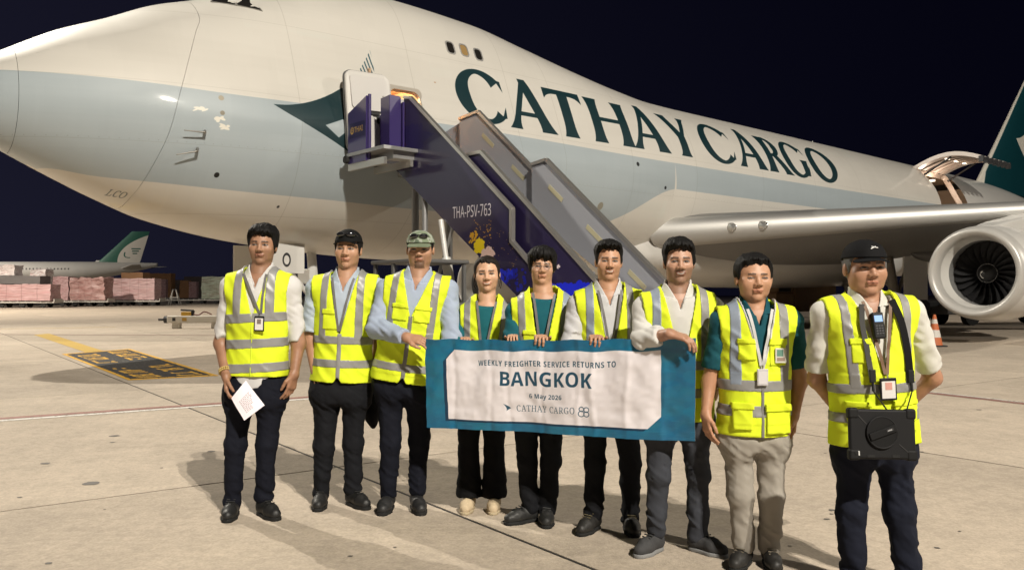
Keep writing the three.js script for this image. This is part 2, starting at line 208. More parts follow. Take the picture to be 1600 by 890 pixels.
// livery print: canvas x = station, canvas y = height
const WHITE = '#d2cec6', BELT = '#a6b0b5', TEAL = '#082c32';
const beltLow = mono([[0, 4.4], [1.86, 4.16], [2.65, 4.0], [3.75, 3.9], [5.8, 3.78], [7.67, 3.72], [9.83, 3.65], [13, 3.62], [17.2, 3.72], [17.6, 3.86], [20.2, 4.95], [22, 4.95], [70, 4.95]]);
const beltTop = mono([[0, 6.06], [1.9, 6.01], [3, 5.98], [5.6, 5.89], [7.1, 5.89], [12, 5.9], [20, 5.82], [40, 5.9], [70, 6.4]]);
function livery(s0, len) {
  return canvasTex(2048, 1024, (x, w, h) => {
    const X = (s) => (s - s0) / len * w, Z = (z) => (1 - (z - 2) / 8) * h;
    x.fillStyle = WHITE; x.fillRect(0, 0, w, h);
    x.fillStyle = BELT; x.beginPath(); for (let s = s0; s <= s0 + len + .1; s += .1) x.lineTo(X(s), Z(beltTop(s))); for (let s = s0 + len + .1; s >= s0; s -= .1) x.lineTo(X(s), Z(beltLow(s))); x.fill();
    // faint grime and panel-to-panel tone, streaks of wear along the skin
    for (let i = 0; i < 260; i++) { const s = rnd(s0, s0 + len), z = rnd(2.4, 9.8); x.fillStyle = rnd() < 0.5 ? 'rgba(120,105,80,0.012)' : 'rgba(255,255,250,0.012)'; x.fillRect(X(s), Z(z), rnd(80, 420), rnd(30, 160)); }
    x.strokeStyle = 'rgba(90,84,72,0.28)'; x.lineWidth = 1; for (const s of [6.6, 9.9, 13.2, 14.9, 17.9, 21.2, 25.3, 29.1, 33, 36.5]) { x.beginPath(); x.moveTo(X(s), Z(2.4)); x.lineTo(X(s), Z(9.6)); x.stroke(); }
    x.strokeStyle = 'rgba(90,84,72,0.2)'; for (const z of [6.02, 4.72, 3.3, 7.9]) { x.beginPath(); x.moveTo(0, Z(z)); x.lineTo(w, Z(z - 0.02)); x.stroke(); }
    x.fillStyle = 'rgba(60,55,48,0.35)'; for (let s = Math.ceil(s0); s < s0 + len; s += 0.18) x.fillRect(X(s), Z(4.76), 1.5, 1.5);
    // wordmark: flared roman capitals
    x.fillStyle = TEAL;
    const poly = (p) => { x.beginPath(); p.forEach(([s, z], i) => i ? x.lineTo(X(s), Z(z)) : x.moveTo(X(s), Z(z))); x.closePath(); x.fill(); };
    const stem = (s0_, z0, s1, z1, wd, f0 = 1.5, f1 = 1.5) => { const L = [], R = []; const n = 14; for (let k = 0; k <= n; k++) { const t = k / n, e = Math.pow(Math.abs(2 * t - 1), 4), f = 1 + ((t < .5 ? f0 : f1) - 1) * e, s = lerp(s0_, s1, t), z = lerp(z0, z1, t); L.push([s - wd * f / 2, z]); R.unshift([s + wd * f / 2, z]); } poly([...L, ...R]); };
    const armH = (sa, sb, z, th, f = 1.8) => { const L = [], R = []; for (let k = 0; k <= 14; k++) { const t = k / 14, e = Math.pow(Math.abs(2 * t - 1), 5), q = th * (1 + (f - 1) * e), s = lerp(sa, sb, t); L.push([s, z + th / 2]); R.unshift([s, z + th / 2 - q]); } poly([...L, ...R]); };
    const bowl = (sc, zc, rx, rz, a0, a1, thick, thin, rot = 0) => { const O = [], I = []; for (let k = 0; k <= 60; k++) { const a = lerp(a0, a1, k / 60), f = Math.pow(Math.abs(Math.cos(a - rot)), 1.3), q = lerp(thin, thick, f); O.push([sc + rx * Math.cos(a), zc + rz * Math.sin(a)]); I.unshift([sc + (rx - q) * Math.cos(a), zc + (rz - q * 0.8) * Math.sin(a)]); } poly([...O, ...I]); };
    const B = 6.13, T = 7.62, D = Math.PI / 180;
    const cee = (sa, sb, z0, z1, k) => { const sc = sa + (sb - sa) * 0.56, rx = (sb - sa) * 0.56, zc = (z0 + z1) / 2, rz = (z1 - z0) / 2; bowl(sc, zc, rx, rz, 42 * D, 316 * D, 0.44 * k, 0.16 * k, 0.12); const e = (a) => [sc + rx * Math.cos(a), zc + rz * Math.sin(a)]; const t = e(42 * D), b = e(316 * D); poly([[t[0] - .22 * k, t[1] + .07], [t[0] + .07, t[1] + .02], [t[0] + .1, t[1] - .28 * k], [t[0] - .06, t[1] - .04]]); poly([[b[0] - .2 * k, b[1] - .04], [b[0] + .06, b[1]], [b[0] + .1, b[1] + .32 * k], [b[0] - .06, b[1] + .07]]); };
    const ay = (sa, sb, ap) => { stem(sa + 0.18, B, ap - 0.05, T + 0.04, 0.21, 2.2, 1.0); stem(sb - 0.28, B, ap - 0.06, T + 0.12, 0.4, 1.55, 0.7); armH(lerp(sa, ap, 0.42), lerp(sb, ap, 0.42), B + 0.5, 0.13, 1); };
    cee(11.25, 12.9, 6.12, 7.75, 1.1);
    ay(13.0, 14.75, 13.86);
    armH(14.58, 16.12, 7.56, 0.16, 2.2); stem(15.38, B, 15.36, 7.6, 0.41, 1.45, 1.15);
    stem(16.62, B, 16.6, T, 0.4); stem(17.86, B, 17.84, T, 0.4); armH(16.65, 17.9, 6.93, 0.13, 1);
    ay(18.15, 19.9, 19.02);
    stem(20.78, B, 20.76, 6.98, 0.41, 1.5, 1); stem(20.76, 6.8, 20.16, T, 0.39, 1, 1.4); stem(20.8, 6.82, 21.32, T, 0.23, 1, 1.8);
    cee(21.92, 23.75, 6.1, 7.66, 1.0);
    ay(23.98, 25.75, 24.9);
    stem(26.2, B, 26.2, T, 0.42); bowl(26.5, 7.2, 0.56, 0.42, -96 * D, 96 * D, 0.4, 0.16); armH(26.2, 26.55, 7.55, 0.13, 1); armH(26.2, 26.55, 6.85, 0.13, 1); stem(27.34, B - .02, 26.6, 6.85, 0.41, 1.5, .9);
    cee(27.25, 28.95, 6.08, 7.64, 1.0); stem(28.72, 6.2, 28.72, 6.86, 0.4, 1, 1.4);
    bowl(30.28, 6.85, 1.06, 0.79, 0, 360 * D, 0.5, 0.2, 0.15);
    // brush stroke wing emblem by the door, its feathered tip above
    x.beginPath(); x.moveTo(X(5.96), Z(5.78)); x.bezierCurveTo(X(6.5), Z(5.78), X(7.1), Z(6.0), X(7.7), Z(6.42)); x.lineTo(X(8.15), Z(6.62)); x.lineTo(X(8.4), Z(5.6)); x.lineTo(X(8.05), Z(4.7)); x.bezierCurveTo(X(7.3), Z(5.15), X(6.6), Z(5.4), X(5.96), Z(5.78)); x.fill();
    x.fillStyle = BELT; poly([[7.16, 5.42], [7.62, 5.62], [7.9, 5.5], [7.5, 5.16]]);
    x.save(); x.beginPath(); x.moveTo(X(8.77), Z(7.66)); x.quadraticCurveTo(X(8.5), Z(7.2), X(8.1), Z(6.72)); x.lineTo(X(8.72), Z(6.72)); x.quadraticCurveTo(X(8.82), Z(7.2), X(8.77), Z(7.66)); x.clip(); x.strokeStyle = '#31525c'; x.lineWidth = 4; for (let k = 0; k < 9; k++) { x.beginPath(); x.moveTo(X(7.98 + k * .1), Z(7.7)); x.quadraticCurveTo(X(8.02 + k * .1), Z(7.2), X(8.2 + k * .1), Z(6.7)); x.stroke(); } x.restore();
    // small vents and ports
    const dot = (s, z, r, c) => { x.fillStyle = c; x.beginPath(); x.ellipse(X(s), Z(z), r * w / len, r * h / 8, 0, 0, 7); x.fill(); };
    dot(4.87, 4.11, .055, '#0c0c0c'); dot(6.42, 3.51, .03, '#333'); dot(16.65, 4.16, .12, '#8d897c'); dot(18.12, 5.59, .07, '#15171a'); dot(19.52, 4.95, .055, '#15171a'); dot(4.82, 5.78, .06, '#9d9480'); dot(4.83, 5.44, .05, '#827a68'); dot(13.4, 4.6, .05, '#6d6a62');
    // touched-up paint
    x.fillStyle = '#e2ded2'; for (const [s, z, n] of [[4.4, 5.5, 7], [4.8, 5.3, 6], [4.95, 5.12, 7]]) for (let k = 0; k < n; k++) { x.beginPath(); x.ellipse(X(s + rnd(-.14, .14)), Z(z + rnd(-.06, .06)), rnd(3, 9), rnd(2, 5), rnd(-.6, .6), 0, 7); x.fill(); }
    x.save(); x.translate(X(2.95), Z(3.66)); x.rotate(0.25); x.fillStyle = '#39424a'; x.font = '19px serif'; x.fillText('LCO', 0, 0); x.restore();
  });
}
const texA = livery(0, 20), texB = livery(20, 22);
const paintRough = dataTex(256, (u, v) => { const k = 128 + 10 * tnoise(u * 12, v * 12, 12, 51) + 5 * tnoise(u * 60, v * 60, 60, 52); return [k, k, k]; }); paintRough.repeat.set(3, 3);
const skinA = mat(1, 1, 1, 1, { phys: true, map: texA, roughnessMap: paintRough, clearcoat: 0.45, clearcoatRoughness: 0.07 });
const skinB = mat(1, 1, 1, 1, { phys: true, map: texB, roughnessMap: paintRough, clearcoat: 0.45, clearcoatRoughness: 0.07 });
const whiteP = mat(0.64, 0.625, 0.595, 0.35, { phys: true, clearcoat: 0.5, clearcoatRoughness: 0.15 }), alu = mat(0.55, 0.54, 0.52, 0.5, { metalness: 0.7 }), wingGrey = mat(0.2, 0.195, 0.19, 0.45), darkM = mat(0.03, 0.03, 0.032, 0.55), rubber = mat(0.02, 0.02, 0.02, 0.8), chrome = mat(0.7, 0.7, 0.7, 0.2, { metalness: 1 }), interior = mat(0.5, 0.34, 0.22, 0.6);
const seamS = mono([[2.4, 3.34], [3.52, 3.38], [3.77, 3.45], [4.28, 3.6], [4.88, 3.78], [5.57, 3.93], [6.34, 4.15], [7.34, 4.49], [7.77, 4.67], [8.3, 4.7]]);
hullMesh('radome', () => 0.0005, () => 1.12, 24, 0, 20, 0.05, skinA);
hullMesh('nose_cargo_door', () => 1.127, (z) => seamS(z) - 0.0035, 24, 0, 20, 0.05, skinA);
hullMesh('fuselage', (z) => seamS(z) + 0.0035, () => 8, 24, 0, 20, 0.05, skinA);
hullMesh('fuselage', () => 8, () => 20, 90, 0, 20, 0.05, skinA, [OPEN1]);
hullMesh('fuselage', () => 20, () => 41.3, 40, 20, 22, 0.97, skinB);
hullMesh('fuselage', () => 41.3, () => 69.9, 180, 20, 22, 0.97, whiteP, [OPEN2]);
mesh('bulkhead', (() => { const s = new THREE.Shape(); for (let k = 0; k < 40; k++) { const p = hullAt(1.2, k / 40 * Math.PI * 2 - Math.PI / 2); k ? s.lineTo(p[2] * .97, lerp(5.6, p[1], .97)) : s.moveTo(p[2] * .97, lerp(5.6, p[1], .97)); } const g = new THREE.ShapeGeometry(s); g.rotateY(-Math.PI / 2); g.translate(1.24, 0, 0); return g; })(), darkM, AC);
// a rounded rectangle lying on the hull: disc or ring, given a real edge
function rrect(cs, cz, w, h, r, n = 8) { const out = []; for (const [sx, sz, a0] of [[1, 1, 0], [-1, 1, 90], [-1, -1, 180], [1, -1, 270]]) for (let k = 0; k <= n; k++) { const a = (a0 + k * 90 / n) * Math.PI / 180; out.push([cs + sx * (w / 2 - r) + r * Math.cos(a), cz + sz * (h / 2 - r) + r * Math.sin(a)]); } return out; }
function onHull(outline, inner, off, thick = 0.03) {
  const pos = [], tri = (a, b, c) => pos.push(a.x, a.y, a.z, b.x, b.y, b.z, c.x, c.y, c.z), n = outline.length;
  const o = outline.map((p) => hullPt(p[0], p[1], off)), ob = outline.map((p) => hullPt(p[0], p[1], off - thick));
  const mid = inner ? inner.map((p) => hullPt(p[0], p[1], off)) : null, c = outline.reduce((a, p) => [a[0] + p[0] / n, a[1] + p[1] / n], [0, 0]), C = hullPt(c[0], c[1], off);
  for (let k = 0; k < n; k++) { const l = (k + 1) % n; if (inner) { tri(o[k], o[l], mid[l]); tri(o[k], mid[l], mid[k]); const ib = hullPt(...inner[k], off - thick), jb = hullPt(...inner[l], off - thick); tri(mid[k], mid[l], jb); tri(mid[k], jb, ib); } else tri(C, o[k], o[l]); tri(o[k], ob[k], ob[l]); tri(o[k], ob[l], o[l]); }
  const g = new THREE.BufferGeometry(); g.setAttribute('position', new THREE.Float32BufferAttribute(pos, 3)); g.computeVertexNormals(); return g;
}
const glassDark = mat(0.02, 0.018, 0.016, 0.08, { phys: true, clearcoat: 1 });
for (const [s, z, lit] of [[11.43, 8.27, 0], [11.91, 8.29, 1], [12.41, 8.26, 0]]) {
  const fr = mesh('cabin_window', onHull(rrect(s, z, 0.3, 0.4, 0.1), rrect(s, z, 0.23, 0.33, 0.08), 0.012), alu, AC);
  mesh('window_pane', onHull(rrect(s, z, 0.22, 0.32, 0.075), null, 0.006), lit ? mat(0.34, 0.22, 0.09, 0.3) : glassDark, fr);
}
for (const q of [[[5.62, 8.3], [6.1, 8.22], [6.02, 8.68], [5.72, 8.72]], [[5.14, 8.38], [5.58, 8.3], [5.68, 8.72], [5.36, 8.7]]]) { const p = mesh('cockpit_window', onHull(q, null, 0.012), glassDark, AC); const c = [(q[0][0] + q[2][0]) / 2, (q[0][1] + q[2][1]) / 2]; mesh('window_frame', onHull(q.map(([s, z]) => [c[0] + (s - c[0]) * 1.1, c[1] + (z - c[1]) * 1.08]), q.map(([s, z]) => [c[0] + (s - c[0]) * .99, c[1] + (z - c[1]) * .99]), 0.018), mat(.2, .19, .17, .4), p); }
// air data probes on the nose, small masts on the crown
for (const [sa, za, sb, zb] of [[4.49, 5.01, 4.06, 4.97], [4.38, 4.63, 3.97, 4.5]]) { const p = hullPt(sa, za, 0), q = hullPt(sa - .02, za - .02, .17), r = hullPt(sb, zb + .03, .2); mesh('pitot_probe', merged([bar(p.toArray(), q.toArray(), .035, 8), bar(q.toArray(), r.toArray(), .022, 8, .012)]), mat(.25, .24, .22, .4, { metalness: .7 }), AC); }
for (const s of [14.2, 34.5]) { const y = zT(s); mesh('antenna', bar([s, y - .02, 0], [s + .1, y + .26, 0], .035, 6, .012), whiteP, AC); }
// forward door: opening, frame, cabin behind it, leaf swung out and forward
{
  const [a, b, c, d] = OPEN1;
  mesh('door_frame', onHull(rrect((a + b) / 2, (c + d) / 2, b - a + .1, d - c + .12, .12), rrect((a + b) / 2, (c + d) / 2, b - a - .08, d - c - .08, .17), 0.012, .12), mat(.55, .5, .43, .4, { metalness: .3 }), AC);
  const cabin = mesh('cabin', merged([box(a - .5, b + .6, c - .1, c - .02, .6, 2.85), box(a - .5, b + .6, 7.1, 7.14, .6, 2.5), box(a - .5, a - .44, c, 7.1, .6, 2.6), box(b + .56, b + .62, c, 7.1, .6, 2.6), box(a - .5, b + .6, c, 7.1, .56, .62)]), interior, AC);
  mesh('cabin_locker', merged([box(a - .3, a + .1, c, 6.3, .7, 1.3), box(b + .1, b + .5, c, 6.6, .7, 1.5), bar([a - .1, 6.3, 1.9], [b + .2, 6.5, 1.9], .03)]), mat(.55, .4, .2, .4), cabin);
  const em = mat(.8, .8, .8, .4); em.emissive.setRGB(1, .78, .5); em.emissiveIntensity = 4; mesh('cabin_lamp', box(a + .1, b - .1, 7.05, 7.09, 1.2, 1.4), em, cabin);
  const L = new THREE.PointLight(new THREE.Color().setRGB(1, .66, .36), 14, 0, 2); L.name = 'cabin_light'; L.position.set((a + b) / 2, 6.95, 1.3); L.castShadow = true; L.shadow.radius = 5; AC.add(L);
  // leaf
  const s = new THREE.Shape(), r = .19, w = 1.12, h = 1.98, x0 = 7.62, y0 = 4.82; const pts = rrect(x0 + w / 2, y0 + h / 2, w, h, r); pts.forEach((p, i) => i ? s.lineTo(...p) : s.moveTo(...p));
  const win = new THREE.Path(); rrect(x0 + .3, y0 + 1.12, .19, .28, .09).forEach((p, i) => i ? win.lineTo(...p) : win.moveTo(...p)); s.holes.push(win);
  const bend = (g) => { const p = g.attributes.position; for (let i = 0; i < p.count; i++) { const y = p.getY(i), x = p.getX(i); p.setZ(i, p.getZ(i) - (y - 5.1) * .05 - Math.max(0, y - 5.7) ** 2 * .12 + (x - 7.62) * .13); } g.computeVertexNormals(); return g; };
  const g = new THREE.ExtrudeGeometry(s, { depth: .13, bevelEnabled: true, bevelSize: .02, bevelThickness: .02, bevelSegments: 2, curveSegments: 6 }); g.translate(0, 0, 3.18); bend(g);
  const leaf = mesh('door_leaf', g, mat(.62, .6, .57, .5), AC);
  mesh('door_lining', bend((() => { const q = new THREE.Shape(); rrect(x0 + w / 2, y0 + 1.46, w - .16, .86, .12).forEach((p, i) => i ? q.lineTo(...p) : q.moveTo(...p)); const e = new THREE.ExtrudeGeometry(q, { depth: .03, bevelEnabled: false, curveSegments: 6 }); e.translate(0, 0, 3.32); return e; })()), mat(.6, .58, .56, .55), leaf);
  mesh('door_seal', bend((() => { const q = new THREE.Shape(); rrect(x0 + w / 2, y0 + h / 2, w + .07, h + .07, .21).forEach((p, i) => i ? q.lineTo(...p) : q.moveTo(...p)); const hh = new THREE.Path(); rrect(x0 + w / 2, y0 + h / 2, w - .04, h - .04, .17).forEach((p, i) => i ? hh.lineTo(...p) : hh.moveTo(...p)); q.holes.push(hh); const e = new THREE.ExtrudeGeometry(q, { depth: .05, bevelEnabled: false }); e.translate(0, 0, 3.225); return e; })()), mat(.1, .1, .1, .7), leaf);
  mesh('door_handle', merged([box(x0 + .5, x0 + .78, 5.75, 5.8, 3.36, 3.42, .015), box(x0 + .72, x0 + .78, 5.55, 5.8, 3.34, 3.4, .015)]), darkM, leaf);
  mesh('door_window', bend((() => { const q = new THREE.Shape(); rrect(x0 + .3, y0 + 1.12, .19, .28, .09).forEach((p, i) => i ? q.lineTo(...p) : q.moveTo(...p)); const e = new THREE.ExtrudeGeometry(q, { depth: .02, bevelEnabled: false }); e.translate(0, 0, 3.22); return e; })()), mat(.1, .1, .09, .2), leaf);
  for (const y of [5.3, 6.1]) mesh('door_hinge', box(8.5, 9.1, y, y + .15, 2.95, 3.42), alu, leaf);
}
// side cargo door: opening with frame, lit hold, leaf raised on its hinge
{
  const [a, b, c, d] = OPEN2, m = [(a + b) / 2, (c + d) / 2];
  mesh('door_frame', onHull(rrect(m[0], m[1], b - a + .2, d - c + .2, .14), rrect(m[0], m[1], b - a - .16, d - c - .16, .12), .02, .25), mat(.5, .42, .36, .4), AC);
  const hold = mesh('cargo_hold', merged([box(a - 4, b + 4, 4.9, 5.0, -2.9, 2.9), box(a - 4, b + 4, 4.9, 7.4, -2.3, -2.2), box(a - 4, a - 3.9, 4.9, 7.6, -2.2, 2), box(b + 3.9, b + 4, 4.9, 7.5, -2.1, 1.9), box(a - 4, b + 4, 7.85, 7.95, -1.3, 1.3)]), mat(.55, .45, .36, .6), AC);
  mesh('hold_cargo', merged([box(a + .4, b - .5, 5, 6.6, -2, .2, .1), box(a - 2, a + .1, 5, 6.9, -2, .8, .1)]), mat(.25, .24, .1, .8), hold);
  const em = mat(.8, .8, .8, .4); em.emissive.setRGB(1, .85, .65); em.emissiveIntensity = 4;
  for (const s of [a + .5, a + 1.5, a + 2.6]) mesh('hold_lamp', box(s, s + .16, 7.5, 7.58, 1.5, 1.75), em, hold);
  const L = new THREE.PointLight(new THREE.Color().setRGB(1, .78, .6), 10, 0, 2); L.name = 'hold_light'; L.position.set(m[0], 7.1, 2.0); L.castShadow = true; L.shadow.radius = 6; AC.add(L);
  const pos = [], hinge = [1.78, 7.98], tri = (...p) => p.forEach((q) => pos.push(...q)), A = [], B = []; // curved leaf cross-section z,y going outwards
  for (let k = 0; k <= 20; k++) { const t = k / 20, z = hinge[0] + 3.25 * t, y = hinge[1] + .1 * t + .5 * Math.sin(Math.PI * t * .92); A.push([z, y]); B.push([z, y - .2]); }
  const s0 = a - .05, s1 = b + .05, q = (s, p) => [s, p[1], p[0]];
  for (let k = 0; k < 20; k++) { tri(q(s0, A[k]), q(s0, A[k + 1]), q(s1, A[k + 1]), q(s0, A[k]), q(s1, A[k + 1]), q(s1, A[k])); tri(q(s0, B[k]), q(s1, B[k + 1]), q(s0, B[k + 1]), q(s0, B[k]), q(s1, B[k]), q(s1, B[k + 1])); for (const s of [s0, s1]) tri(q(s, A[k]), q(s, B[k]), q(s, B[k + 1]), q(s, A[k]), q(s, B[k + 1]), q(s, A[k + 1])); }
  tri(q(s0, A[20]), q(s0, B[20]), q(s1, B[20]), q(s0, A[20]), q(s1, B[20]), q(s1, A[20]));
  const g = new THREE.BufferGeometry(); g.setAttribute('position', new THREE.Float32BufferAttribute(pos, 3)); g.computeVertexNormals();
  const leaf = mesh('cargo_door', g, mat(.6, .54, .5, .4), AC);
  const rib = []; for (let k = 1; k < 6; k++) { const s = lerp(s0, s1, k / 6); for (let i = 0; i < 20; i += 2) rib.push(bar([s, B[i][1] - .02, B[i][0]], [s, B[i + 2][1] - .02, B[i + 2][0]], .04, 6)); } mesh('door_rib', merged(rib), mat(.36, .3, .26, .7), leaf);
  for (let k = 0; k < 7; k++) mesh('door_latch', box(lerp(s0, s1, k / 6) - .08, lerp(s0, s1, k / 6) + .08, A[20][1] - .34, A[20][1] - .05, A[20][0] - .05, A[20][0] + .16), darkM, leaf);
  for (const s of [s0 + .2, s1 - .2]) mesh('door_actuator', bar([s, 7.5, 2.2], [s, 8.3, 3.6], .05), darkM, leaf);
  for (const s of [s0 + .5, s0 + 1.6, s0 + 2.7]) mesh('door_lamp', box(s, s + .3, B[9][1] - .05, B[9][1] - .01, B[9][0] - .06, B[9][0] + .06), em, leaf);
}
// wings: airfoil sections lofted from root to tip
const foil = []; { for (let k = 0; k <= 40; k++) { const t = k / 40, x = 0.5 * (1 - Math.cos(Math.PI * t)); foil.push([x, x]); } }
const foilY = (x, t) => 5 * t * (0.2969 * Math.sqrt(x) - 0.126 * x - 0.3516 * x * x + 0.2843 * x ** 3 - 0.1036 * x ** 4);
function loft(secs, N = 30) { // secs: [z, le, chord, yLE, tc, twistDrop]
  const ring = (q) => { const [z, le, ch, y, tc, drop] = q, o = []; for (let k = 0; k <= N; k++) { const x = 0.5 * (1 + Math.cos(Math.PI * k / N)); o.push([le + x * ch, y + (foilY(x, tc) * 1.05 - drop * x) * ch, z]); } for (let k = 1; k < N; k++) { const x = 0.5 * (1 - Math.cos(Math.PI * k / N)); o.push([le + x * ch, y + (-foilY(x, tc) * 0.95 - drop * x) * ch, z]); } return o; };
  const R = secs.map(ring), n = R[0].length, pos = [], idx = []; R.forEach((r) => r.forEach((p) => pos.push(...p)));
  for (let i = 0; i < R.length - 1; i++) for (let k = 0; k < n; k++) { const a = i * n + k, b = i * n + (k + 1) % n; idx.push(a, b, b + n, a, b + n, a + n); }
  const cap = R.length - 1; for (let k = 1; k < n - 1; k++) idx.push(cap * n, cap * n + k, cap * n + k + 1);
  const g = new THREE.BufferGeometry(); g.setAttribute('position', new THREE.Float32BufferAttribute(pos, 3)); g.setIndex(idx); g.computeVertexNormals(); return g;
}
const secAt = (z) => { const t = (z - 2.4) / 9.6; return z <= 12 ? [z, lerp(19.7, 26.9, t), lerp(16.2, 9.6, t), lerp(3.52, 4.06, t), lerp(.115, .09, t), lerp(.035, .01, t)] : [z, lerp(26.9, 43.5, (z - 12) / 19), lerp(9.6, 3.8, (z - 12) / 19), lerp(4.06, 5.6, (z - 12) / 19), .085, 0]; };
for (const side of [1, -1]) {
  const zs = [2.4, 3.2, 4, 5, 6.5, 8, 10, 12, 15, 20, 26, 31], g = loft(zs.map(secAt)); if (side < 0) { g.scale(1, 1, -1); g.index.array.reverse(); g.computeVertexNormals(); }
  const wing = mesh('wing', g, wingGrey, AC);
  const le = loft(zs.slice(0, 10).map((z) => { const s = secAt(z); return [z, s[1] - .02, s[2] * .12, s[3], s[4] * 4.6, s[5]]; }), 20); if (side < 0) { le.scale(1, 1, -1); le.index.array.reverse(); le.computeVertexNormals(); }
  mesh('leading_edge', le, alu, wing);
  if (side > 0) {
    for (const z of [4.55, 5.35]) { const s = secAt(z), lamp = new THREE.SphereGeometry(1, 20, 12); lamp.scale(.09, .14, .2); const ring = new THREE.TorusGeometry(.2, .025, 8, 24); ring.scale(1, .7, 1); ring.rotateY(Math.PI / 2); const m = mesh('landing_light', lamp, mat(.6, .6, .58, .08, { phys: true, metalness: .6, clearcoat: 1 }), wing, [s[1] - .03, s[3] + .0, z]); mesh('lamp_rim', ring, chrome, m, [-.02, 0, 0]); }
    const fl = []; for (const z of [6.4, 8.6]) { const s = secAt(z); const e = new THREE.SphereGeometry(1, 16, 10); e.scale(3.2, .34, .3); e.translate(s[1] + s[2] * .82, s[3] - s[2] * .055, z); fl.push(e); } mesh('flap_fairing', merged(fl), wingGrey, wing);
  }
}
// belly fairing between hull and wing root
{ const e = new THREE.SphereGeometry(1, 48, 32); const p = e.attributes.position; for (let i = 0; i < p.count; i++) { const x = p.getX(i), y = p.getY(i), z = p.getZ(i); p.setXYZ(i, Math.sign(x) * Math.abs(x) ** .8, Math.sign(y) * Math.abs(y) ** .75, Math.sign(z) * Math.abs(z) ** .8); } e.scale(11.5, 1.32, 3.42); e.translate(29.4, 3.02, 0); e.computeVertexNormals(); mesh('wing_root_fairing', e, whiteP, AC); }
// engines
function engine(s, z, y, detail) {
  const R = 1.0, prof = [[0.98, 1.02], [1.2, .92], [1.27, .6], [1.3, .35], [1.34, .16], [1.42, .04], [1.5, 0], [1.58, .05], [1.65, .2], [1.72, .6], [1.78, 1.3], [1.79, 2.2], [1.72, 3.4], [1.58, 4.3], [1.5, 4.5], [1.45, 4.45]].slice(1);
  const lg = new THREE.LatheGeometry(prof.map(([r, x]) => new THREE.Vector2(r, x)), 64); lg.rotateZ(-Math.PI / 2);
  const nac = mesh('engine_nacelle', lg, whiteP, AC, [s, y, z]); nac.scale.setScalar(.78);
  const lip = new THREE.LatheGeometry([[1.275, .58], [1.3, .34], [1.335, .15], [1.415, .028], [1.5, -.012], [1.587, .04], [1.66, .2], [1.7, .42]].map(([r, x]) => new THREE.Vector2(r, x)), 64); lip.rotateZ(-Math.PI / 2); mesh('inlet_lip', lip, mat(.52, .505, .48, .38, { metalness: .25 }), nac);
  const core = new THREE.LatheGeometry([[1.1, 3.2], [.95, 4.6], [.75, 5.8], [.55, 6.3], [.4, 6.2], [.12, 7.2], [0, 7.3]].map(([r, x]) => new THREE.Vector2(r, x)), 40); core.rotateZ(-Math.PI / 2); mesh('exhaust_cone', core, mat(.3, .27, .25, .35, { metalness: .9 }), nac);
  const duct = new THREE.LatheGeometry([[1.3, .55], [1.22, .9], [1.2, 1.6], [1.16, 2.9], [.3, 3.1], [0, 3.1]].map(([r, x]) => new THREE.Vector2(r, x)), 48); duct.rotateZ(-Math.PI / 2); mesh('inlet_duct', duct, mat(.16, .16, .16, .6), nac); const hub = new THREE.CylinderGeometry(.36, .36, 1.6, 24); hub.rotateZ(Math.PI / 2); hub.translate(2.3, 0, 0); mesh('fan_hub', hub, mat(.1, .1, .1, .5), nac);
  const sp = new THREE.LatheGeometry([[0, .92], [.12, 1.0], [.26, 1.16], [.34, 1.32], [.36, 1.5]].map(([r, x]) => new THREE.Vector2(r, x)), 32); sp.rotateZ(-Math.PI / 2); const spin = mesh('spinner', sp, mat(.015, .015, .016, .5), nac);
  const ring = new THREE.TorusGeometry(.345, .012, 8, 40); ring.rotateY(Math.PI / 2); ring.translate(1.31, 0, 0); mesh('spinner_ring', ring, mat(.3, .3, .3, .5), spin);
  const swirl = []; for (let k = 0; k < 10; k++) { const a = .4 + k * .2, r = .05 + k * .016, x = .93 + r * .75; const b = new THREE.SphereGeometry(.022 + .014 * (1 - k / 10), 8, 6); b.scale(.4, 1, 1); b.translate(x, r * Math.sin(a + 2.2), r * Math.cos(a + 2.2)); swirl.push(b); } mesh('spinner_mark', merged(swirl), mat(.75, .75, .72, .5), spin);
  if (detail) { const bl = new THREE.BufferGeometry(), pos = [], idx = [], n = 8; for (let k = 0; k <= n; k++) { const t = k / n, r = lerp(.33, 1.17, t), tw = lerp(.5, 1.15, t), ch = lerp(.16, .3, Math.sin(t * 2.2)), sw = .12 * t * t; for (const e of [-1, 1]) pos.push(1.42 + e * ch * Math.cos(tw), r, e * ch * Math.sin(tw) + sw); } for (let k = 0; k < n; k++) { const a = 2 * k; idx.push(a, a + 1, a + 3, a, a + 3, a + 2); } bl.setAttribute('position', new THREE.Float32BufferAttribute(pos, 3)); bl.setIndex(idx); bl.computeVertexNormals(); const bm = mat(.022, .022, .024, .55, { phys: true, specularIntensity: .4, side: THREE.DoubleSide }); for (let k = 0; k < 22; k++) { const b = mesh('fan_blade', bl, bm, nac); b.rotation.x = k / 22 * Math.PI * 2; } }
  const sec = secAt(Math.abs(z)); // pylon
  const ps = new THREE.Shape(); ps.moveTo(s + .7, y + 1.2); ps.bezierCurveTo(s + 1.6, y + 1.55, s + 2.8, sec[3] - .45, sec[1] + .35, sec[3] - .12); ps.lineTo(sec[1] + 3.6, sec[3] - .1); ps.lineTo(s + 5.6, y + .6); ps.lineTo(s + 3.2, y + 1.0); ps.closePath();
  const pg = new THREE.ExtrudeGeometry(ps, { depth: .44, bevelEnabled: true, bevelSize: .08, bevelThickness: .14, bevelSegments: 3 }); pg.translate(0, 0, z - .22); mesh('engine_pylon', pg, whiteP, AC);
  return nac;
}
engine(22.75, 11.52, 2.03, true); engine(33.6, 21.0, 2.6, true); engine(23.0, -11.7, 1.97, false);
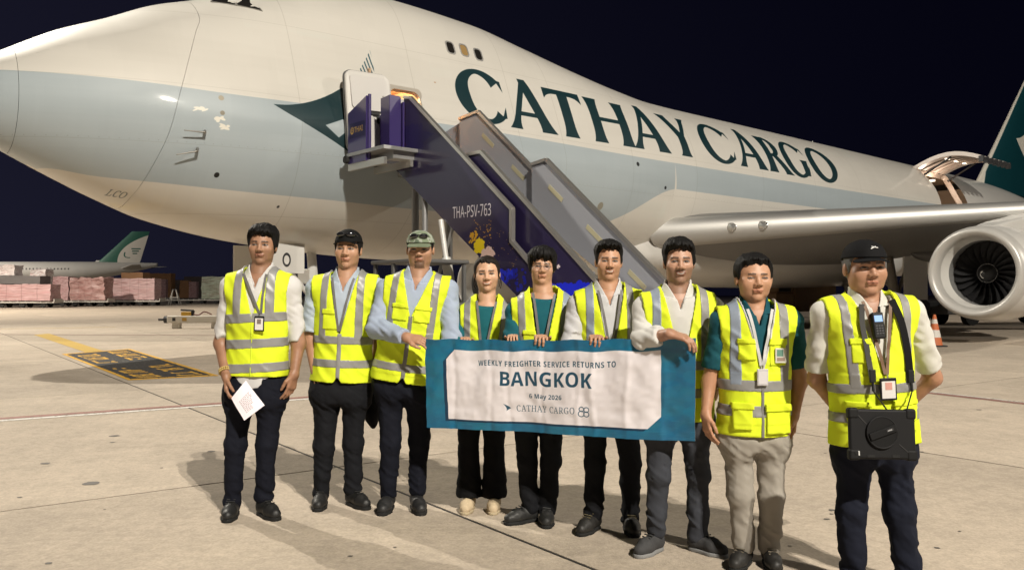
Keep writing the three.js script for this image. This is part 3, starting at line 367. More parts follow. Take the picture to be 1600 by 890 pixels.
// tail fin, dark green with a pale brush stroke, and tailplane
{
  const fin = loft([[0, 54.2, 15.5, 0, .085, 0], [2.2, 56.6, 13.4, 0, .085, 0], [11.2, 66.4, 5.4, 0, .08, 0]]); fin.rotateX(-Math.PI / 2); fin.translate(0, 8.1, 0);
  const p = fin.attributes.position, uv = []; for (let i = 0; i < p.count; i++) uv.push((p.getX(i) - 54) / 20, (p.getY(i) - 8) / 12); fin.setAttribute('uv', new THREE.Float32BufferAttribute(uv, 2));
  const ft = canvasTex(1024, 614, (x, w, h) => { x.fillStyle = '#073a41'; x.fillRect(0, 0, w, h); x.fillStyle = '#dcd6ca'; const X = (s) => (s - 54) / 20 * w, Z = (z) => (1 - (z - 8) / 12) * h;
    x.beginPath(); x.moveTo(X(54), Z(8.0)); x.lineTo(X(54.2), Z(8.2)); x.lineTo(X(66.6), Z(19.6)); x.lineTo(X(66.75), Z(19.6)); x.lineTo(X(55.65), Z(9.3)); x.lineTo(X(54.7), Z(8)); x.fill();
    x.beginPath(); x.moveTo(X(60.3), Z(12)); x.bezierCurveTo(X(61.7), Z(12.1), X(63.6), Z(13.2), X(65.7), Z(15.8)); x.lineTo(X(66.4), Z(12.4)); x.lineTo(X(65.4), Z(9.2)); x.bezierCurveTo(X(63), Z(9.8), X(61.2), Z(10.8), X(60.3), Z(12)); x.fill(); });
  mesh('tail_fin', fin, mat(1, 1, 1, .4, { phys: true, map: ft, clearcoat: .5 }), AC);
  for (const k of [1, -1]) { const t = loft([[.8, 59, 9, 6.9, .08, 0], [11, 67, 3.4, 8.0, .08, 0]]); if (k < 0) { t.scale(1, 1, -1); t.index.array.reverse(); t.computeVertexNormals(); } mesh('tailplane', t, wingGrey, AC); }
}
// landing gear
function wheel(x, y, z, r, w, parent) { const g = new THREE.LatheGeometry([[r * .5, -w / 2], [r * .86, -w / 2], [r * .97, -w * .36], [r, -w * .15], [r, w * .15], [r * .97, w * .36], [r * .86, w / 2], [r * .5, w / 2]].map(([a, b]) => new THREE.Vector2(a, b)), 28); g.rotateX(Math.PI / 2); const t = mesh('wheel', g, rubber, parent, [x, y, z]); const h = new THREE.CylinderGeometry(r * .5, r * .42, w * .8, 20); h.rotateX(Math.PI / 2); mesh('hub', h, alu, t); return t; }
{
  mesh('nose_gear_strut', merged([bar([8.5, .6, 0], [8.3, 3, 0], .13, 14), bar([8.5, .62, -.55], [8.5, .62, .55], .07), bar([8.45, 1.2, 0], [7.1, 2.7, 0], .07), bar([8.6, .9, .0], [8.85, 1.5, 0], .05), box(8.1, 8.3, 1.7, 2.1, -.35, .35, .03)]), mat(.6, .6, .58, .4), AC);
  for (const z of [-.46, .46]) wheel(8.5, .62, z, .62, .44, AC);
  for (const z of [-.85, .85]) { const g = box(6.5, 7.7, 1.95, 2.72, z - .02, z + .02, .015); const d = mesh('nose_gear_door', g, whiteP, AC); if (z > 0) mesh('door_lettering', (() => { const t = new THREE.TorusGeometry(.12, .026, 6, 24); t.scale(.8, 1.25, .2); t.translate(7.2, 2.3, z + .024); return t; })(), darkM, d); }
  for (const [x, z] of [[31.5, 5.4], [34.6, 1.9]]) { mesh('main_gear_strut', merged([bar([x, .9, z], [x - .1, 3.4, z - .4], .2, 14), bar([x - .9, .66, z], [x + .9, .66, z], .13), bar([x, 1.3, z], [x + 1.6, 2.9, z - .2], .08), bar([x, 1.5, z], [x - .5, 2.9, z - 1.4], .07), bar([x - .75, .66, z - .6], [x - .75, .66, z + .6], .07), bar([x + .75, .66, z - .6], [x + .75, .66, z + .6], .07)]), mat(.42, .38, .33, .5), AC); for (const dx of [-.75, .75]) for (const dz of [-.55, .55]) wheel(x + dx, .66, z + dz, .66, .46, AC); mesh('gear_door', box(x - 1.2, x + .9, 1.2, 2.9, z + .8, z + .84, .015), whiteP, AC); }
}
// ---------------------------------------------------------------- boarding stairs pushed up to the forward door. Local axes as the aircraft: x aft, z away from the hull
{
  const st = thing('boarding_stairs', 'purple truck mounted boarding stairs leading up to the open aircraft door', 'stairs', [-11.8, 0, -17.25], 40.7 * Math.PI / 180);
  const purple = mat(.045, .03, .135, .3, { phys: true, clearcoat: .8, clearcoatRoughness: .1 }), grey = mat(.34, .35, .39, .45), railM = mat(.62, .6, .56, .3, { metalness: .8 }), steel = mat(.4, .4, .4, .4, { metalness: .6 }), black = mat(.03, .03, .03, .6);
  const panel = (name, pts, x, th, m, uvbox) => { const s = new THREE.Shape(); pts.forEach(([z, y], i) => i ? s.lineTo(z, y) : s.moveTo(z, y)); const g = new THREE.ExtrudeGeometry(s, { depth: th, bevelEnabled: true, bevelSize: .006, bevelThickness: .006, bevelSegments: 1 });
    if (uvbox) { const p = g.attributes.position, uv = g.attributes.uv; for (let i = 0; i < p.count; i++) uv.setXY(i, (p.getX(i) - uvbox[0]) / uvbox[2], (p.getY(i) - uvbox[1]) / uvbox[3]); }
    g.rotateY(-Math.PI / 2); g.translate(x + th / 2, 0, 0); return mesh(name, g, m, st); };
  const rail = (pts, x, w = .07, parent = st) => mesh('rail_trim', merged(pts.slice(1).map((p, i) => { const a = pts[i], g = new THREE.BoxGeometry(.1, w, Math.hypot(p[0] - a[0], p[1] - a[1]) + .02); g.rotateX(-Math.atan2(p[1] - a[1], p[0] - a[0])); g.translate(x, (a[1] + p[1]) / 2, (a[0] + p[0]) / 2); return g; })), railM, parent);
  // side panel: printed fleet number and splashes of colour, darker purple shapes near the top
  const print = (lower) => canvasTex(2048, 1536, (x, w, h) => {
    const bx = [3.2, .5, 8.6, 6.0], X = (z) => (z - bx[0]) / bx[2] * w, Y = (y) => (1 - (y - bx[1]) / bx[3]) * h;
    x.fillStyle = '#2a2346'; x.fillRect(0, 0, w, h);
    const blob = (c, z, y, a, b, n, rr) => { x.fillStyle = c; for (let k = 0; k < n; k++) { x.beginPath(); x.ellipse(X(z + rnd(-a, a)), Y(y + rnd(-b, b)), rnd(.3, 1) * rr * w / bx[2], rnd(.3, 1) * rr * h / bx[3], rnd(0, 3), 0, 7); x.fill(); } };
    blob('#1e164a', 4.75, 4.95, .35, .3, 30, .18); x.fillStyle = '#1e164a'; x.beginPath(); x.moveTo(X(4.3), Y(5.4)); x.lineTo(X(5.6), Y(5.0)); x.lineTo(X(4.3), Y(4.6)); x.fill();
    if (!lower) {
      x.fillStyle = '#e6e2ea'; x.save(); x.translate(X(6.28), Y(3.06)); x.transform(1, .02, 0, 1, 0, 0); x.scale(.62, 1); x.font = '88px sans-serif'; x.fillText('THA-PSV-763', 0, 0); x.restore();
      blob('#d9a41e', 7.0, 2.62, .14, .12, 22, .05); blob('#f0d51e', 7.2, 2.42, .12, .12, 30, .09); blob('#e9c9c0', 7.5, 2.15, .2, .18, 44, .1); blob('#c99a2a', 7.3, 2.75, .3, .22, 40, .02); blob('#efe8ea', 7.6, 1.95, .1, .1, 14, .05);
      blob('#2433d6', 7.95, 1.75, .35, .14, 50, .07); blob('#1c22a0', 8.3, 1.7, .4, .2, 30, .06); blob('#caa23a', 7.9, 2.3, .5, .4, 50, .012);
    } else { blob('#1c2be0', 9.7, 1.45, .5, .12, 70, .12); blob('#2a35ff', 9.9, 1.2, .6, .14, 70, .12); blob('#e9d8dc', 9.35, 1.95, .03, .04, 5, .04); blob('#1a1550', 9.2, 1.3, .3, .12, 18, .1); }
  });
  const bx = [3.2, .5, 8.6, 6.0], pm = (t) => mat(1, 1, 1, .3, { phys: true, map: t, clearcoat: .8, clearcoatRoughness: .08 });
  const pA = pm(print(false)), pB = pm(print(true));
  const A = [[4.36, 6.02], [4.62, 5.96], [8.21, 3.1], [8.21, 2.47], [9.15, 1.7], [8.6, 1.25], [3.86, 4.48], [4.36, 4.46]];
  panel('side_panel', A, 8.5, .06, pA, bx); rail([[4.36, 6.04], [4.62, 5.98], [8.23, 3.12], [8.23, 2.47], [9.15, 1.72]], 8.49);
  const B = [[6.55, 4.42], [6.98, 4.42], [11.2, .92], [10.5, .5], [6.55, 3.5]];
  panel('side_panel', B, 8.72, .06, pB, bx); rail([[6.55, 4.44], [6.98, 4.44], [11.2, .94]], 8.71);
  const C = [[4.12, 5.8], [4.87, 5.86], [7.6, 3.62], [7.6, 2.6], [4.12, 4.7]]; panel('side_panel', C, 10.32, .06, grey); rail([[4.12, 5.82], [4.87, 5.88], [7.4, 3.8]], 10.3);
  const D = [[6.98, 4.3], [7.45, 4.35], [11.25, 1.2], [11.25, .5], [6.98, 3.2]]; panel('side_panel', D, 10.18, .06, grey); rail([[6.98, 4.32], [7.45, 4.37], [11.25, 1.22]], 10.16);
  // lamp strips let into the inner side of the far panels
  const strip = mat(.5, .46, .3, .4); for (const [z, y, x] of [[5.25, 5.12, 10.285], [6.35, 4.22, 10.285], [7.75, 3.6, 10.145], [8.9, 2.66, 10.145], [10.05, 1.7, 10.145]]) { const g = new THREE.BoxGeometry(.015, .1, .55); g.rotateX(.68); g.translate(x, y, z); mesh('lamp_strip', g, strip, st); }
  // platform with its own panels against the hull
  mesh('platform', merged([box(7.55, 10.6, 4.66, 4.74, 3.3, 4.95), box(7.9, 10.5, 4.5, 4.66, 3.5, 4.8)]), steel, st);
  for (let k = 0; k < 5; k++) mesh('platform_beam', box(7.62 + k * .7, 7.7 + k * .7, 4.34, 4.5, 3.25, 4.85), railM, st);
  mesh('platform_bumper', bar([7.5, 4.6, 3.3], [10.6, 4.6, 3.28], .09, 10), rubber, st);
  panel('platform_panel', [[3.3, 5.7], [4.12, 5.98], [4.12, 4.5], [3.3, 4.5]], 7.62, .05, purple);
  const th = canvasTex(512, 256, (x, w, h) => { x.fillStyle = '#1e164a'; x.fillRect(0, 0, w, h); x.fillStyle = '#c9a13a'; x.font = '130px sans-serif'; x.fillText('THAI', 170, 170); x.strokeStyle = '#c9a13a'; x.lineWidth = 9; for (let k = 0; k < 3; k++) { x.beginPath(); x.ellipse(96, 128 + k * 8, 52 - k * 14, 60 - k * 16, .35, 0, 7); x.stroke(); } });
  const lg = new THREE.PlaneGeometry(.7, .35); lg.rotateY(-Math.PI / 2); lg.rotateX(0); mesh('airline_sign', lg, mat(1, 1, 1, .4, { map: th }), st, [7.584, 5.26, 3.72]);
  panel('platform_panel', [[3.4, 5.75], [4.42, 5.9], [4.42, 4.5], [3.4, 4.5]], 8.42, .04, purple);
  panel('platform_panel', [[4.02, 6.0], [4.4, 6.02], [4.4, 4.5], [4.02, 4.5]], 8.2, .3, purple);
  for (const [a, b, r] of [[[7.66, 4.5, 4.16], [7.66, 6.02, 4.16], .04], [[8.12, 4.5, 4.2], [8.12, 6.0, 4.2], .06], [[10.35, 4.5, 4.1], [10.35, 5.85, 4.1], .04]]) mesh('platform_post', bar(a, b, r), purple, st);
  panel('platform_panel', [[3.25, 5.6], [4.1, 5.8], [4.1, 4.5], [3.25, 4.5]], 10.45, .05, grey);
  // treads, each one step
  const tread = new THREE.BoxGeometry(1.5, .04, .32), riser = new THREE.BoxGeometry(1.5, .17, .015), tm = mat(.3, .3, .31, .5, { metalness: .4 });
  for (let k = 0; k < 24; k++) { const z = 5.05 + k * .262, y = 4.55 - k * .192; if (y < .15) break; mesh('step', mergeGeometries([tread.clone().translate(0, 0, 0), riser.clone().translate(0, -.1, .15)]), tm, st, [9.45, y, z]); }
  for (const x of [8.62, 10.25]) mesh('stringer', (() => { const g = new THREE.BoxGeometry(.1, .26, 7.9); g.rotateX(.633); g.translate(x, 2.28, 7.95); return g; })(), steel, st);
  // truck underneath: chassis, cab, lifting rams, wheels
  mesh('chassis', merged([box(8.5, 10.4, .62, .9, 3.9, 10.2, .04), box(8.7, 8.95, .5, .66, 3.9, 10), box(9.95, 10.2, .5, .66, 3.9, 10)]), mat(.06, .06, .065, .5), st);
  const cab = mesh('cab', merged([box(7.0, 8.35, .45, 1.25, 5.3, 7.0, .06), box(7.05, 7.12, 1.25, 2.05, 5.35, 5.42), box(8.25, 8.32, 1.25, 2.05, 5.35, 5.42), box(7.05, 7.12, 1.25, 2.05, 6.88, 6.95), box(8.25, 8.32, 1.25, 2.05, 6.88, 6.95), box(7.0, 8.38, 2.05, 2.13, 5.3, 7.0, .03), box(7.02, 7.08, 1.25, 2.05, 6.1, 6.16)]), mat(.13, .13, .13, .45), st);
  mesh('cab_seat', merged([box(7.4, 7.9, .95, 1.15, 6.0, 6.5, .05), box(7.4, 7.9, 1.15, 1.75, 5.85, 5.98, .05)]), black, cab);
  for (const [a, b] of [[5.44, 6.08], [6.18, 6.86]]) mesh('cab_window', box(7.06, 7.08, 1.27, 2.03, a, b), mat(.9, .9, .9, .05, { phys: true, transmission: 1, thickness: 0 }), cab);
  mesh('cab_mirror', merged([bar([7.1, 2.0, 7.0], [6.85, 2.1, 7.25], .02), box(6.78, 6.94, 1.75, 2.15, 7.22, 7.29, .02)]), black, cab);
  mesh('lifting_ram', merged([bar([8.42, .7, 6.5], [8.42, 2.2, 6.1], .11, 14), bar([8.42, 2.2, 6.1], [8.42, 3.05, 5.9], .06, 12)]), mat(.7, .69, .66, .3), st);
  mesh('support_post', merged([bar([8.55, .7, 5.1], [8.55, 3.6, 5.1], .07), bar([10.2, .7, 5.1], [10.2, 3.6, 5.1], .07), bar([8.55, .8, 5.1], [8.55, 3.3, 6.4], .04), bar([9.9, .9, 4.2], [9.9, 4.4, 4.2], .09), bar([8.9, .9, 4.2], [8.9, 4.4, 4.2], .09)]), steel, st);
  for (const [x, z] of [[8.4, 4.5], [10.4, 4.5], [8.2, 9.2], [10.4, 9.2]]) { const g = new THREE.CylinderGeometry(.42, .42, .28, 24); g.rotateZ(Math.PI / 2); const w = mesh('wheel', g, rubber, st, [x, .42, z]); const h = new THREE.CylinderGeometry(.2, .2, .3, 16); h.rotateZ(Math.PI / 2); mesh('hub', h, mat(.5, .5, .48, .4), w); }
}
// ---------------------------------------------------------------- signed-distance modelling for people and cloth
const sm = (a, b, k) => { const h = Math.max(k - Math.abs(a - b), 0) / k; return Math.min(a, b) - h * h * k * 0.25; };
const smax = (a, b, k) => -sm(-a, -b, k);
function cap(a, b, ra, rb) { const dx = b[0] - a[0], dy = b[1] - a[1], dz = b[2] - a[2], L = dx * dx + dy * dy + dz * dz || 1e-9; return (x, y, z) => { const px = x - a[0], py = y - a[1], pz = z - a[2]; let t = (px * dx + py * dy + pz * dz) / L; t = t < 0 ? 0 : t > 1 ? 1 : t; const qx = px - dx * t, qy = py - dy * t, qz = pz - dz * t; return Math.sqrt(qx * qx + qy * qy + qz * qz) - (ra + (rb - ra) * t); }; }
const ell = (c, r) => (x, y, z) => { const a = (x - c[0]) / r[0], b = (y - c[1]) / r[1], d = (z - c[2]) / r[2], k = Math.sqrt(a * a + b * b + d * d), g = Math.sqrt((a / r[0]) ** 2 + (b / r[1]) ** 2 + (d / r[2]) ** 2); return g > 1e-6 ? k * (k - 1) / g : -Math.min(...r); };
const uni = (list, k) => (x, y, z) => { let d = list[0](x, y, z); for (let i = 1; i < list.length; i++) d = sm(d, list[i](x, y, z), k); return d; };
function nets(sdf, lo, hi, c, color) { // naive surface nets with block culling
  const nx = Math.ceil((hi[0] - lo[0]) / c) + 1, ny = Math.ceil((hi[1] - lo[1]) / c) + 1, nz = Math.ceil((hi[2] - lo[2]) / c) + 1, D = new Float32Array(nx * ny * nz), S = 6, at_ = (i, j, k) => (k * ny + j) * nx + i;
  for (let bk = 0; bk < nz; bk += S) for (let bj = 0; bj < ny; bj += S) for (let bi = 0; bi < nx; bi += S) {
    const ie = Math.min(bi + S, nx), je = Math.min(bj + S, ny), ke = Math.min(bk + S, nz);
    const d0 = sdf(lo[0] + (bi + S / 2 - .5) * c, lo[1] + (bj + S / 2 - .5) * c, lo[2] + (bk + S / 2 - .5) * c), skip = Math.abs(d0) > c * S * 1.5 + 0.012;
    for (let k = bk; k < ke; k++) for (let j = bj; j < je; j++) for (let i = bi; i < ie; i++) D[at_(i, j, k)] = skip ? d0 : sdf(lo[0] + i * c, lo[1] + j * c, lo[2] + k * c);
  }
  const id = new Int32Array(nx * ny * nz).fill(-1), pos = [], idx = [], E = [[0, 1], [2, 3], [4, 5], [6, 7], [0, 2], [1, 3], [4, 6], [5, 7], [0, 4], [1, 5], [2, 6], [3, 7]], v = new Float32Array(8);
  for (let k = 0; k < nz - 1; k++) for (let j = 0; j < ny - 1; j++) for (let i = 0; i < nx - 1; i++) {
    let m = 0; for (let q = 0; q < 8; q++) { v[q] = D[at_(i + (q & 1), j + (q >> 1 & 1), k + (q >> 2))]; if (v[q] < 0) m |= 1 << q; }
    if (m === 0 || m === 255) continue;
    let n = 0, x = 0, y = 0, z = 0; for (const [a, b] of E) { if ((m >> a & 1) === (m >> b & 1)) continue; const t = v[a] / (v[a] - v[b]); x += (a & 1) + ((b & 1) - (a & 1)) * t; y += (a >> 1 & 1) + ((b >> 1 & 1) - (a >> 1 & 1)) * t; z += (a >> 2) + ((b >> 2) - (a >> 2)) * t; n++; }
    id[at_(i, j, k)] = pos.length / 3; pos.push(lo[0] + (i + x / n) * c, lo[1] + (j + y / n) * c, lo[2] + (k + z / n) * c);
  }
  const q4 = (a, b, d, e, f) => { if (a < 0 || b < 0 || d < 0 || e < 0) return; f ? idx.push(a, b, d, a, d, e) : idx.push(a, d, b, a, e, d); };
  for (let k = 1; k < nz - 1; k++) for (let j = 1; j < ny - 1; j++) for (let i = 1; i < nx - 1; i++) {
    const s = D[at_(i, j, k)] < 0;
    if (s !== D[at_(i + 1, j, k)] < 0) q4(id[at_(i, j - 1, k - 1)], id[at_(i, j, k - 1)], id[at_(i, j, k)], id[at_(i, j - 1, k)], s);
    if (s !== D[at_(i, j + 1, k)] < 0) q4(id[at_(i - 1, j, k - 1)], id[at_(i - 1, j, k)], id[at_(i, j, k)], id[at_(i, j, k - 1)], s);
    if (s !== D[at_(i, j, k + 1)] < 0) q4(id[at_(i - 1, j - 1, k)], id[at_(i, j - 1, k)], id[at_(i, j, k)], id[at_(i - 1, j, k)], s);
  }
  const g = new THREE.BufferGeometry(); g.setAttribute('position', new THREE.Float32BufferAttribute(pos, 3)); g.setIndex(idx); g.computeVertexNormals();
  if (color) { const col = new Float32Array(pos.length); for (let i = 0; i < pos.length; i += 3) { const q = color(pos[i], pos[i + 1], pos[i + 2]); col[i] = q[0]; col[i + 1] = q[1]; col[i + 2] = q[2]; } g.setAttribute('color', new THREE.Float32BufferAttribute(col, 3)); }
  return g;
}
function boundsOf(pts, m) { const lo = [9e9, 9e9, 9e9], hi = [-9e9, -9e9, -9e9]; for (const p of pts) for (let k = 0; k < 3; k++) { lo[k] = Math.min(lo[k], p[k] - m); hi[k] = Math.max(hi[k], p[k] + m); } return [lo, hi]; }
const add = (a, b, k = 1) => [a[0] + b[0] * k, a[1] + b[1] * k, a[2] + b[2] * k], sub = (a, b) => [a[0] - b[0], a[1] - b[1], a[2] - b[2]], dot = (a, b) => a[0] * b[0] + a[1] * b[1] + a[2] * b[2], len = (a) => Math.sqrt(dot(a, a)), unit = (a) => { const l = len(a) || 1; return [a[0] / l, a[1] / l, a[2] / l]; }, cross = (a, b) => [a[1] * b[2] - a[2] * b[1], a[2] * b[0] - a[0] * b[2], a[0] * b[1] - a[1] * b[0]], mixv = (a, b, t) => [lerp(a[0], b[0], t), lerp(a[1], b[1], t), lerp(a[2], b[2], t)];

// a hand as capsules: wrist, finger direction, palm normal, thumb side, curl of each finger, spread
function hand(W, f, pn, side, k, curl, thumbCurl = 0.5) {
  f = unit(f); pn = unit(add(pn, f, -dot(pn, f))); const s = unit(cross(f, pn)).map((v) => v * side), L = [], P = [W];
  const knuck = []; for (let i = 0; i < 4; i++) { const o = (0.030 - i * 0.0195) * k, K = add(add(add(W, f, (0.088 - Math.abs(i - 1.2) * 0.004) * k), s, o), pn, -0.004 * k); knuck.push(K); L.push([cap(add(W, s, o * 0.62), K, 0.0165 * k, 0.0125 * k), 0.014]); }
  const lens = [[.043, .026, .022], [.047, .03, .023], [.044, .028, .022], [.034, .021, .02]];
  for (let i = 0; i < 4; i++) { let p = knuck[i], a = 0; for (let j = 0; j < 3; j++) { a += curl[i] * [0.75, 1, 0.8][j]; const d = add(add(f.map((v) => v * Math.cos(a)), pn, Math.sin(a)), s, (1.2 - i) * 0.05), q = add(p, unit(d), lens[i][j] * k); L.push([cap(p, q, (0.0092 - j * .0006) * k, (0.0088 - j * .0008) * k), 0.005]); P.push(q); p = q; } }
  let p = add(add(W, s, 0.022 * k), f, 0.018 * k), d = unit(add(add(f.map((v) => v * 0.75), s, 0.62), pn, 0.35 * thumbCurl)); const q = add(p, d, 0.045 * k), q2 = add(q, unit(add(add(f.map((v) => v * 0.9), s, 0.25 - thumbCurl * .3), pn, 0.5 * thumbCurl)), 0.032 * k), q3 = add(q2, unit(add(f, pn, thumbCurl * 0.7)), 0.025 * k);
  L.push([cap(p, q, 0.016 * k, 0.0115 * k), 0.012], [cap(q, q2, 0.0112 * k, 0.0102 * k), 0.006], [cap(q2, q3, 0.0102 * k, 0.0085 * k), 0.005]); P.push(q2, q3, ...knuck);
  return { sdf: (x, y, z) => { let m = L[0][0](x, y, z); for (let i = 1; i < L.length; i++) m = sm(m, L[i][0](x, y, z), L[i][1] * k); return m; }, pts: P };
}
const YEL = mat(0.68, 0.8, 0.03, 0.7, { phys: true, specularIntensity: .4 }), YELEDGE = mat(0.55, 0.68, 0.03, 0.6), TAPE = mat(0.25, 0.247, 0.245, 0.4), TAPEB = mat(0.24, 0.28, 0.35, 0.42), ZIP = mat(0.19, 0.185, 0.18, 0.55), LANY = mat(0.13, 0.125, 0.125, 0.6), HOLD = mat(0.012, 0.012, 0.013, 0.45, { phys: true, specularIntensity: .5 }), CARD = mat(0.7, 0.68, 0.66, 0.4);
YEL.emissiveIntensity = 0;
const matCache = {}; const cmat = (c, r = .8) => matCache[c + '/' + r] ??= mat(...c, r, r > .6 ? { phys: true, specularIntensity: .3 } : {});
const lut = (f) => { const t = new Float32Array(401); for (let i = 0; i <= 400; i++) t[i] = f(-.4 + i * .005); return (h) => { let x = (h + .4) * 200; x = x < 0 ? 0 : x > 399.99 ? 399.99 : x; const i = x | 0; return t[i] + (t[i + 1] - t[i]) * (x - i); }; };
const BODYM = mat(1, 1, 1, 0.5, { phys: true, vertexColors: true, sheen: 0.1 }); BODYM.color.setRGB(1, 1, 1);

function person(o) {
  const D = o.d, base = onGround(...o.foot), B = [base[0], 0, -D];
  const J = (q) => { const p = at(q[0], q[1], D - (q[2] || 0)); return [p[0] - B[0], p[1], p[2] - B[2]]; };
  const k = o.h / 1.75, g = thing('person', o.label, 'person', B, 0, undefined);
  const j = {}; for (const n of ['neck', 'shL', 'shR', 'elL', 'elR', 'wrL', 'wrR', 'pel', 'knL', 'knR', 'anL', 'anR', 'head']) j[n] = J(o[n]);
  // toes lie on the ground
  for (const n of ['L', 'R']) { const a = o['fa' + n] * Math.PI / 180, p = j['an' + n]; j['to' + n] = [p[0] + Math.sin(a) * .19 * k, .03 * k, p[2] + Math.cos(a) * .19 * k]; }
  // ---- torso frame
  const up = unit(sub(j.neck, j.pel)), TL = len(sub(j.neck, j.pel)), tw = o.turn || 0; let xa = [Math.cos(tw), 0, -Math.sin(tw)]; xa = unit(add(xa, up, -dot(xa, up))); const za = cross(xa, up);
  const fat = o.fat || 0, wd = o.wide || 1, aW = lut(mono([[-.25, .135], [-.06, .164], [.12, .164 + fat * .3], [.3, .158 + fat * .5], [.55, .166 + fat * .3], [.78, .176], [.9, .15], [.97, .105], [1.05, .06]].map(([h, v]) => [h, v * k * wd]))), bW = lut(mono([[-.25, .1], [-.05, .114 + fat * .4], [.15, .116 + fat], [.35, .113 + fat], [.6, .12 + fat * .5], [.8, .112], [.92, .088], [1.05, .06]].map(([h, v]) => [h, v * k])));
  const TF = (x, y, z) => { const q = [x - j.pel[0], y - j.pel[1], z - j.pel[2]]; return [dot(q, xa), dot(q, up) / TL, dot(q, za)]; };
  const FT = (X, h, Z) => add(add(add(j.pel, xa, X), up, h * TL), za, Z);
  const core = (X, h, Z, off) => { const a = aW(h) + off, b = bW(h) + off, zz = Z - (h > .1 && h < .5 ? fat * .25 : 0), r = Math.sqrt((X / a) ** 2 + (zz / b) ** 2); let d = (r - 1) * Math.min(a, b) * (r > 1 ? 1 : .9); return smax(d, Math.max((h - 1.03) * TL - off, (-0.16 - h) * TL - off), 0.03); };
  const shc = [cap(add(j.neck, up, -.05 * k), j.shL, .062 * k, .054 * k), cap(add(j.neck, up, -.05 * k), j.shR, .062 * k, .054 * k)];
  const torso = (x, y, z, off) => { const [X, h, Z] = TF(x, y, z); return sm(sm(core(X, h, Z, off), shc[0](x, y, z) - off, .06), shc[1](x, y, z) - off, .06); };
  const armS = (s) => { const a = j['sh' + s], b = j['el' + s], c = j['wr' + s]; return [cap(a, b, .054 * k, .042 * k), cap(b, c, .043 * k, .028 * k)]; };
  const arms = { L: armS('L'), R: armS('R') };
  const hipL = add(j.pel, xa, -.088 * k), hipR = add(j.pel, xa, .088 * k), leg = { L: [hipL, j.knL, j.anL], R: [hipR, j.knR, j.anR] };
  // ---- head
  const hk = o.hs, yaw = o.yaw || 0, pit = o.pit || 0, rol = o.rol || 0, M = new THREE.Matrix4().makeRotationFromEuler(new THREE.Euler(pit, yaw, rol, 'YXZ')), me = M.elements, hx = [me[0], me[1], me[2]], hy = [me[4], me[5], me[6]], hz = [me[8], me[9], me[10]];
  const HL = (x, y, z) => { const q = [x - j.head[0], y - j.head[1], z - j.head[2]]; return [dot(q, hx) / hk, dot(q, hy) / hk, dot(q, hz) / hk]; }, LH = (p) => add(add(add(j.head, hx, p[0] * hk), hy, p[1] * hk), hz, p[2] * hk);
  const jw = o.jaw || 1, fw = o.face || 1, smile = o.smile || 0;
  const cran = ell([0, .035, -.012], [.077 * fw, .087, .096]), pieces = [[ell([0, -.028, .014], [.067 * fw, .082, .073]), .03], [ell([0, -.1, .058], [.026 * jw, .02, .022]), .03], [ell([-.037 * fw * jw, -.066, .018], [.022, .028, .034]), .035], [ell([.037 * fw * jw, -.066, .018], [.022, .028, .034]), .035], [ell([-.044 * fw, -.022, .056], [.024, .024, .021]), .03], [ell([.044 * fw, -.022, .056], [.024, .024, .021]), .03], [cap([-.036, .026, .074], [.036, .026, .074], .011, .011), .022], [cap([0, .02, .078], [0, -.024, .1], .008, .0122), .016], [ell([-.014 * (o.nose || 1), -.03, .092], [.010, .008, .011]), .01], [ell([.014 * (o.nose || 1), -.03, .092], [.010, .008, .011]), .01], [cap([-.02 - smile * .005, -.0585 + smile * .005, .081 - smile * .003], [0, -.06, .0895], .0052, .006), .009], [cap([.02 + smile * .005, -.0585 + smile * .005, .081 - smile * .003], [0, -.06, .0895], .0052, .006), .009], [cap([-.017, -.068 + smile * .003, .081], [.017, -.068 + smile * .003, .081], .0066, .0066), .010]];
  const ears = [ell([-.079 * fw, -.002, -.006], [.009, .031, .019]), ell([.079 * fw, -.002, -.006], [.009, .031, .019])], eyes = [ell([-.0315 * fw, .006, .0715], [.0145, .0125, .013]), ell([.0315 * fw, .006, .0715], [.0145, .0125, .013])], sock = [ell([-.032 * fw, .007, .09], [.02, .0108, .0112]), ell([.032 * fw, .007, .09], [.02, .0108, .0112])];
  const headL = (x, y, z) => { let d = cran(x, y, z); for (const [f, q] of pieces) d = sm(d, f(x, y, z), q); for (const s of sock) d = smax(d, -s(x, y, z), .012); for (const e of eyes) d = sm(d, e(x, y, z), .003); if (smile > .5) d = smax(d, -cap([-.016, -.0615, .098], [.016, -.0615, .098], .0052, .0052)(x, y, z), .003); for (const e of ears) d = sm(d, e(x, y, z), .008); return d; };
  const skullL = (x, y, z) => sm(cran(x, y, z), pieces[0][0](x, y, z), .03);
  const nk = cap(LH([0, -.05, -.022]), add(j.neck, up, -.02 * k), .058 * k * (1 + fat * 3), .067 * k * (1 + fat * 3));
  const head = (x, y, z) => { const [a, b, c] = HL(x, y, z); return sm(headL(a, b, c) * hk, nk(x, y, z), .02); };
  // ---- skin colour, with lips, brows, eyes, stubble as pigment; nostril and lip-line shade painted in
  const sk = o.skin, hc = o.hairC || [.012, .011, .011], dk = (c, t) => c.map((v) => v * t);
